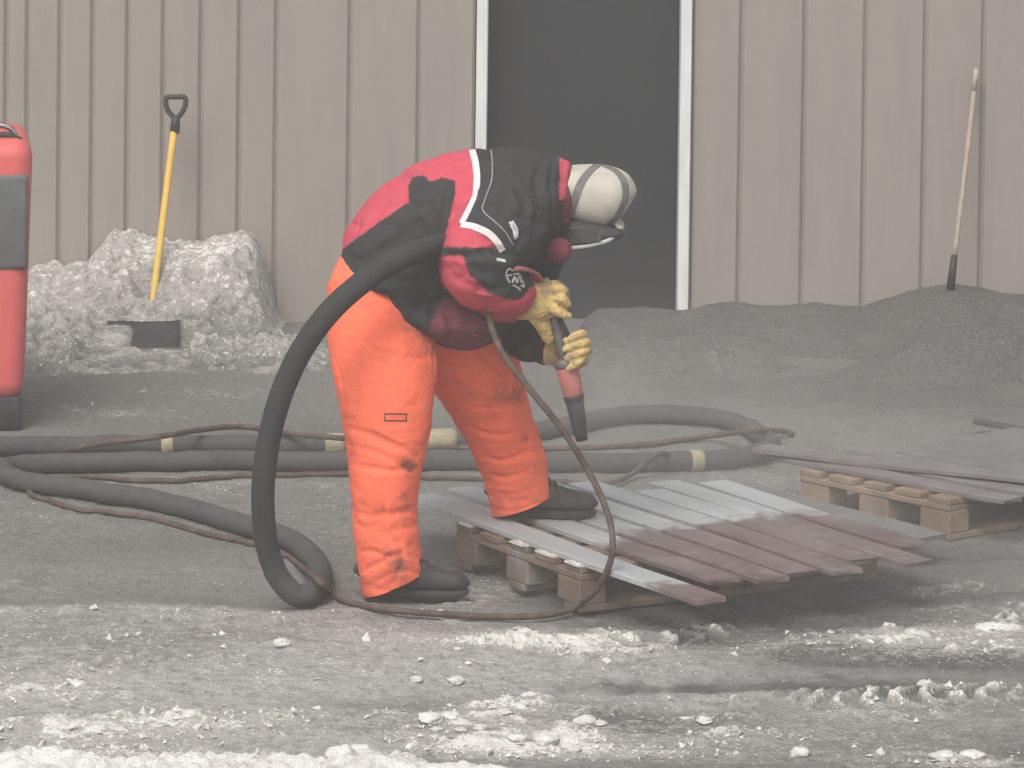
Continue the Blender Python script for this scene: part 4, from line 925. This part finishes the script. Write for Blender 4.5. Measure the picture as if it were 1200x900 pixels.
tube('clamp', [P(661.5, 420, YN), P(662, 422, YN), P(663.5, 428, YN), P(664, 430, YN)], [13 * px_, 14.2 * px_, 14.2 * px_, 13 * px_], M['steel'], nz, 20)
tube('collar', [P(671.5, 462, YN), P(672, 464, YN), P(673, 468, YN), P(673.4, 470, YN)], [11.4 * px_, 12.4 * px_, 12.2 * px_, 11 * px_], M['black'], nz, 20)
tube('valve', [P(636, 328, YN), P(640, 334, YN), P(642, 342, YN)], [.016, .022, .018], M['tape'], nz, 12)

RH = 0.0365
def gp_(px, py, z): return G(px, py, z)
hp = [P(636, 352, YN), P(612, 338, YN), P(580, 312, YN - .02), P(548, 293, YP - .17), P(516, 287, YP - .24), P(478, 299, YP - .33), P(432, 325, YP - .40), P(384, 368, YP - .47), P(346, 424, YP - .46), P(321, 490, YP - .45), P(309, 560, YP - .43), P(310, 620, YP - .40), P(320, 662, YP - .37)]
hp += [G(343, 692, RH + .012), G(362, 693, RH), G(377, 676, RH), G(368, 652, RH), G(338, 633, RH), G(295, 619, RH), G(230, 600, RH), G(150, 582, RH), G(80, 570, RH), G(26, 562, RH), G(3, 552, RH), G(18, 544, RH), G(70, 541, RH), G(180, 539, RH), G(300, 539, RH),
       G(420, 541, RH), G(560, 543, RH), G(700, 543, RH), G(790, 540, RH), G(850, 536, RH), G(893, 527, RH), G(903, 516, RH), G(880, 503, RH), G(838, 491, RH), G(780, 485, RH), G(710, 489, RH), G(640, 502, RH), G(560, 513, RH), G(470, 517, RH), G(380, 519, RH), G(270, 519, RH), G(120, 520, RH), G(0, 521, RH), G(-90, 523, RH)]
pth = crom(hp, 8)
for k in range(len(pth)):
    if pth[k][1] > 13.0 and pth[k][2] < 0.12: pth[k][2] += max(-0.01, gz(pth[k][0], pth[k][1])) * 0.8
hose = tube('blast_hose', pth, RH, M['hose'], None, 18)
lying = np.array([1.0 if (p[2] < 0.16 and k > 90) else 0.0 for k, p in enumerate(pth)]); lying = np.convolve(np.pad(lying, 8, 'edge'), np.ones(17) / 17, 'valid')
attr(hose.data, 'dirt', np.repeat(0.62 * lying, 18)[:len(hose.data.vertices)] + 0.55 * (fbm(co(hose.data) * 9, 88, 4) - 0.45))
tag(hose, 'thick black blasting hose from the worker\'s arm, looping over the ground', 'hose')
def tape(px, py, wpx):
    k = np.argmin(np.abs(proj(pth)[:, 0] - px) + 3 * np.abs(proj(pth)[:, 1] - py)); c = pth[k]; d = pth[min(k + 1, len(pth) - 1)] - pth[max(k - 1, 0)]; d = d / np.linalg.norm(d)
    L_ = wpx * c[1] / FPX
    tube('tape', [c - d * L_ / 2, c - d * L_ * .3, c + d * L_ * .3, c + d * L_ / 2], [RH + .001, RH + .005, RH + .004, RH + .001], M['tape'], hose, 18)
tape(190, 519, 14); tape(392, 518, 24); tape(520, 515, 36); tape(812, 539, 16)
# thin lines
tube('feed_tube', crom([P(637, 332, YN - .01), P(630, 322, YN - .05), P(618, 316, YP - .30), P(604, 315, YP - .36), P(599, 320, YP - .30)], 6), 0.007, M['coral'], nz, 10)
ln = [P(634, 345, YN), P(610, 345, YP - .12), P(585, 350, YP - .20), P(573, 368, YP - .30), P(588, 412, YP - .38), P(620, 455, YP - .42), P(660, 505, YP - .44), P(695, 562, YP - .46), P(713, 605, 13.1), P(718, 635, 13.05), P(714, 662, 13.05), P(698, 692, 13.10)]
ln += [P(672, 711, 13.2), G(640, 719, .012), G(590, 721, .012), G(520, 718, .012), G(450, 712, .012), G(410, 704, .012), G(388, 694, .012), G(372, 680, .075), G(350, 660, .012), G(320, 646, .01), G(240, 626, .01), G(160, 607, .01), G(90, 595, .01), G(55, 585, .01), G(35, 574, .01), G(70, 560, .01), G(110, 557, .01), G(150, 561, .01), G(200, 563, .01), G(260, 558, .01), G(330, 557, .01), G(410, 556, .01), G(520, 562, .01), G(640, 566, .01), G(715, 568, .02), G(745, 552, .03), G(772, 532, .09), G(790, 536, .03)]
lp = crom(ln, 8)
for k in range(len(lp)):
    if lp[k][2] < 0.03: lp[k][2] += max(-0.005, gz(lp[k][0], lp[k][1]))
tag(tube('control_line', lp, 0.0105, M['line'], None, 10), 'thin brown control line hanging from the hands and looping round the boots', 'cable')
ln2 = [G(-60, 532, .01), G(60, 529, .01), G(120, 520, .06), G(190, 511, .10), G(240, 503, .09), G(285, 500, .07), G(340, 508, .08), G(395, 513, .085), G(470, 520, .02), G(600, 526, .01), G(740, 522, .012), G(830, 511, .02), G(880, 505, .085), G(915, 505, .03), G(930, 509, .012)]
tag(tube('cable', crom(ln2, 8), 0.011, M['line'], None, 10), 'thin dark cable lying along the rear hose', 'cable')

# ------------------------------------------------------------------ dusty air
hb = box('haze', (0, 7.0, 2.6), 86, 80, 8.0, None, None, bev=0.0)
hz = bpy.data.materials.new('dusty_air'); hz.use_nodes = True; t = hz.node_tree
t.nodes.remove(t.nodes['Principled BSDF']); pv = t.nodes.new('ShaderNodeVolumePrincipled'); pv.inputs['Color'].default_value = (0.90, 0.88, 0.86, 1); pv.inputs['Density'].default_value = HAZE_DENSITY; pv.inputs['Anisotropy'].default_value = 0.2
t.links.new(pv.outputs[0], t.nodes['Material Output'].inputs['Volume'])
hb.data.materials.append(hz)
tag(hb, 'even grey blasting dust hanging in the air', 'dust', kind='stuff')

# dust kicked up round the nozzle and the boards
def plume(name, label, c, r, dens, nscale):
    th = np.linspace(0, math.pi, 14)[1:-1]
    v, f = tube_vf([(0, 0, -math.cos(t)) for t in th], [math.sin(t) for t in th], 20)
    o = link(name, mesh(name, v, f), None); o.location = c; o.scale = r
    m = bpy.data.materials.new(name); m.use_nodes = True; t = m.node_tree; t.nodes.remove(t.nodes['Principled BSDF']); N, L = t.nodes.new, t.links.new
    tc = N('ShaderNodeTexCoord'); ln_ = N('ShaderNodeVectorMath'); ln_.operation = 'LENGTH'; L(tc.outputs['Object'], ln_.inputs[0])
    fall = N('ShaderNodeMapRange'); fall.interpolation_type = 'SMOOTHSTEP'; fall.inputs[1].default_value = 0.97; fall.inputs[2].default_value = 0.15; L(ln_.outputs['Value'], fall.inputs[0])
    nz_ = N('ShaderNodeTexNoise'); nz_.inputs['Scale'].default_value = nscale; nz_.inputs['Detail'].default_value = 3; L(tc.outputs['Object'], nz_.inputs['Vector'])
    nr = N('ShaderNodeMapRange'); nr.interpolation_type = 'SMOOTHSTEP'; nr.inputs[1].default_value = 0.35; nr.inputs[2].default_value = 0.65; nr.inputs[3].default_value = 0.25; L(nz_.outputs['Fac'], nr.inputs[0])
    mu = N('ShaderNodeMath'); mu.operation = 'MULTIPLY'; L(fall.outputs[0], mu.inputs[0]); L(nr.outputs[0], mu.inputs[1])
    mu2 = N('ShaderNodeMath'); mu2.operation = 'MULTIPLY'; L(mu.outputs[0], mu2.inputs[0]); mu2.inputs[1].default_value = dens
    pv = N('ShaderNodeVolumePrincipled'); pv.inputs['Color'].default_value = (0.86, 0.84, 0.82, 1); L(mu2.outputs[0], pv.inputs['Density'])
    L(pv.outputs[0], t.nodes['Material Output'].inputs['Volume']); o.data.materials.append(m)
    return tag(o, label, 'dust', kind='stuff')
plume('dust_cloud', 'thin grey dust drifting over the boards and hoses right of the worker', tuple(P(800, 520, 14.9)), (2.1, 1.7, 0.85), 0.15, 2.2)
plume('dust_cloud', 'small pale puff of dust beside the nozzle tip', tuple(P(705, 465, YN)), (0.30, 0.28, 0.24), 0.9, 2.6)
plume('dust_cloud', 'low dust hanging in front of the pallet with the blasted boards', tuple(P(900, 660, 13.4)), (1.7, 1.1, 0.5), 0.18, 2.4)
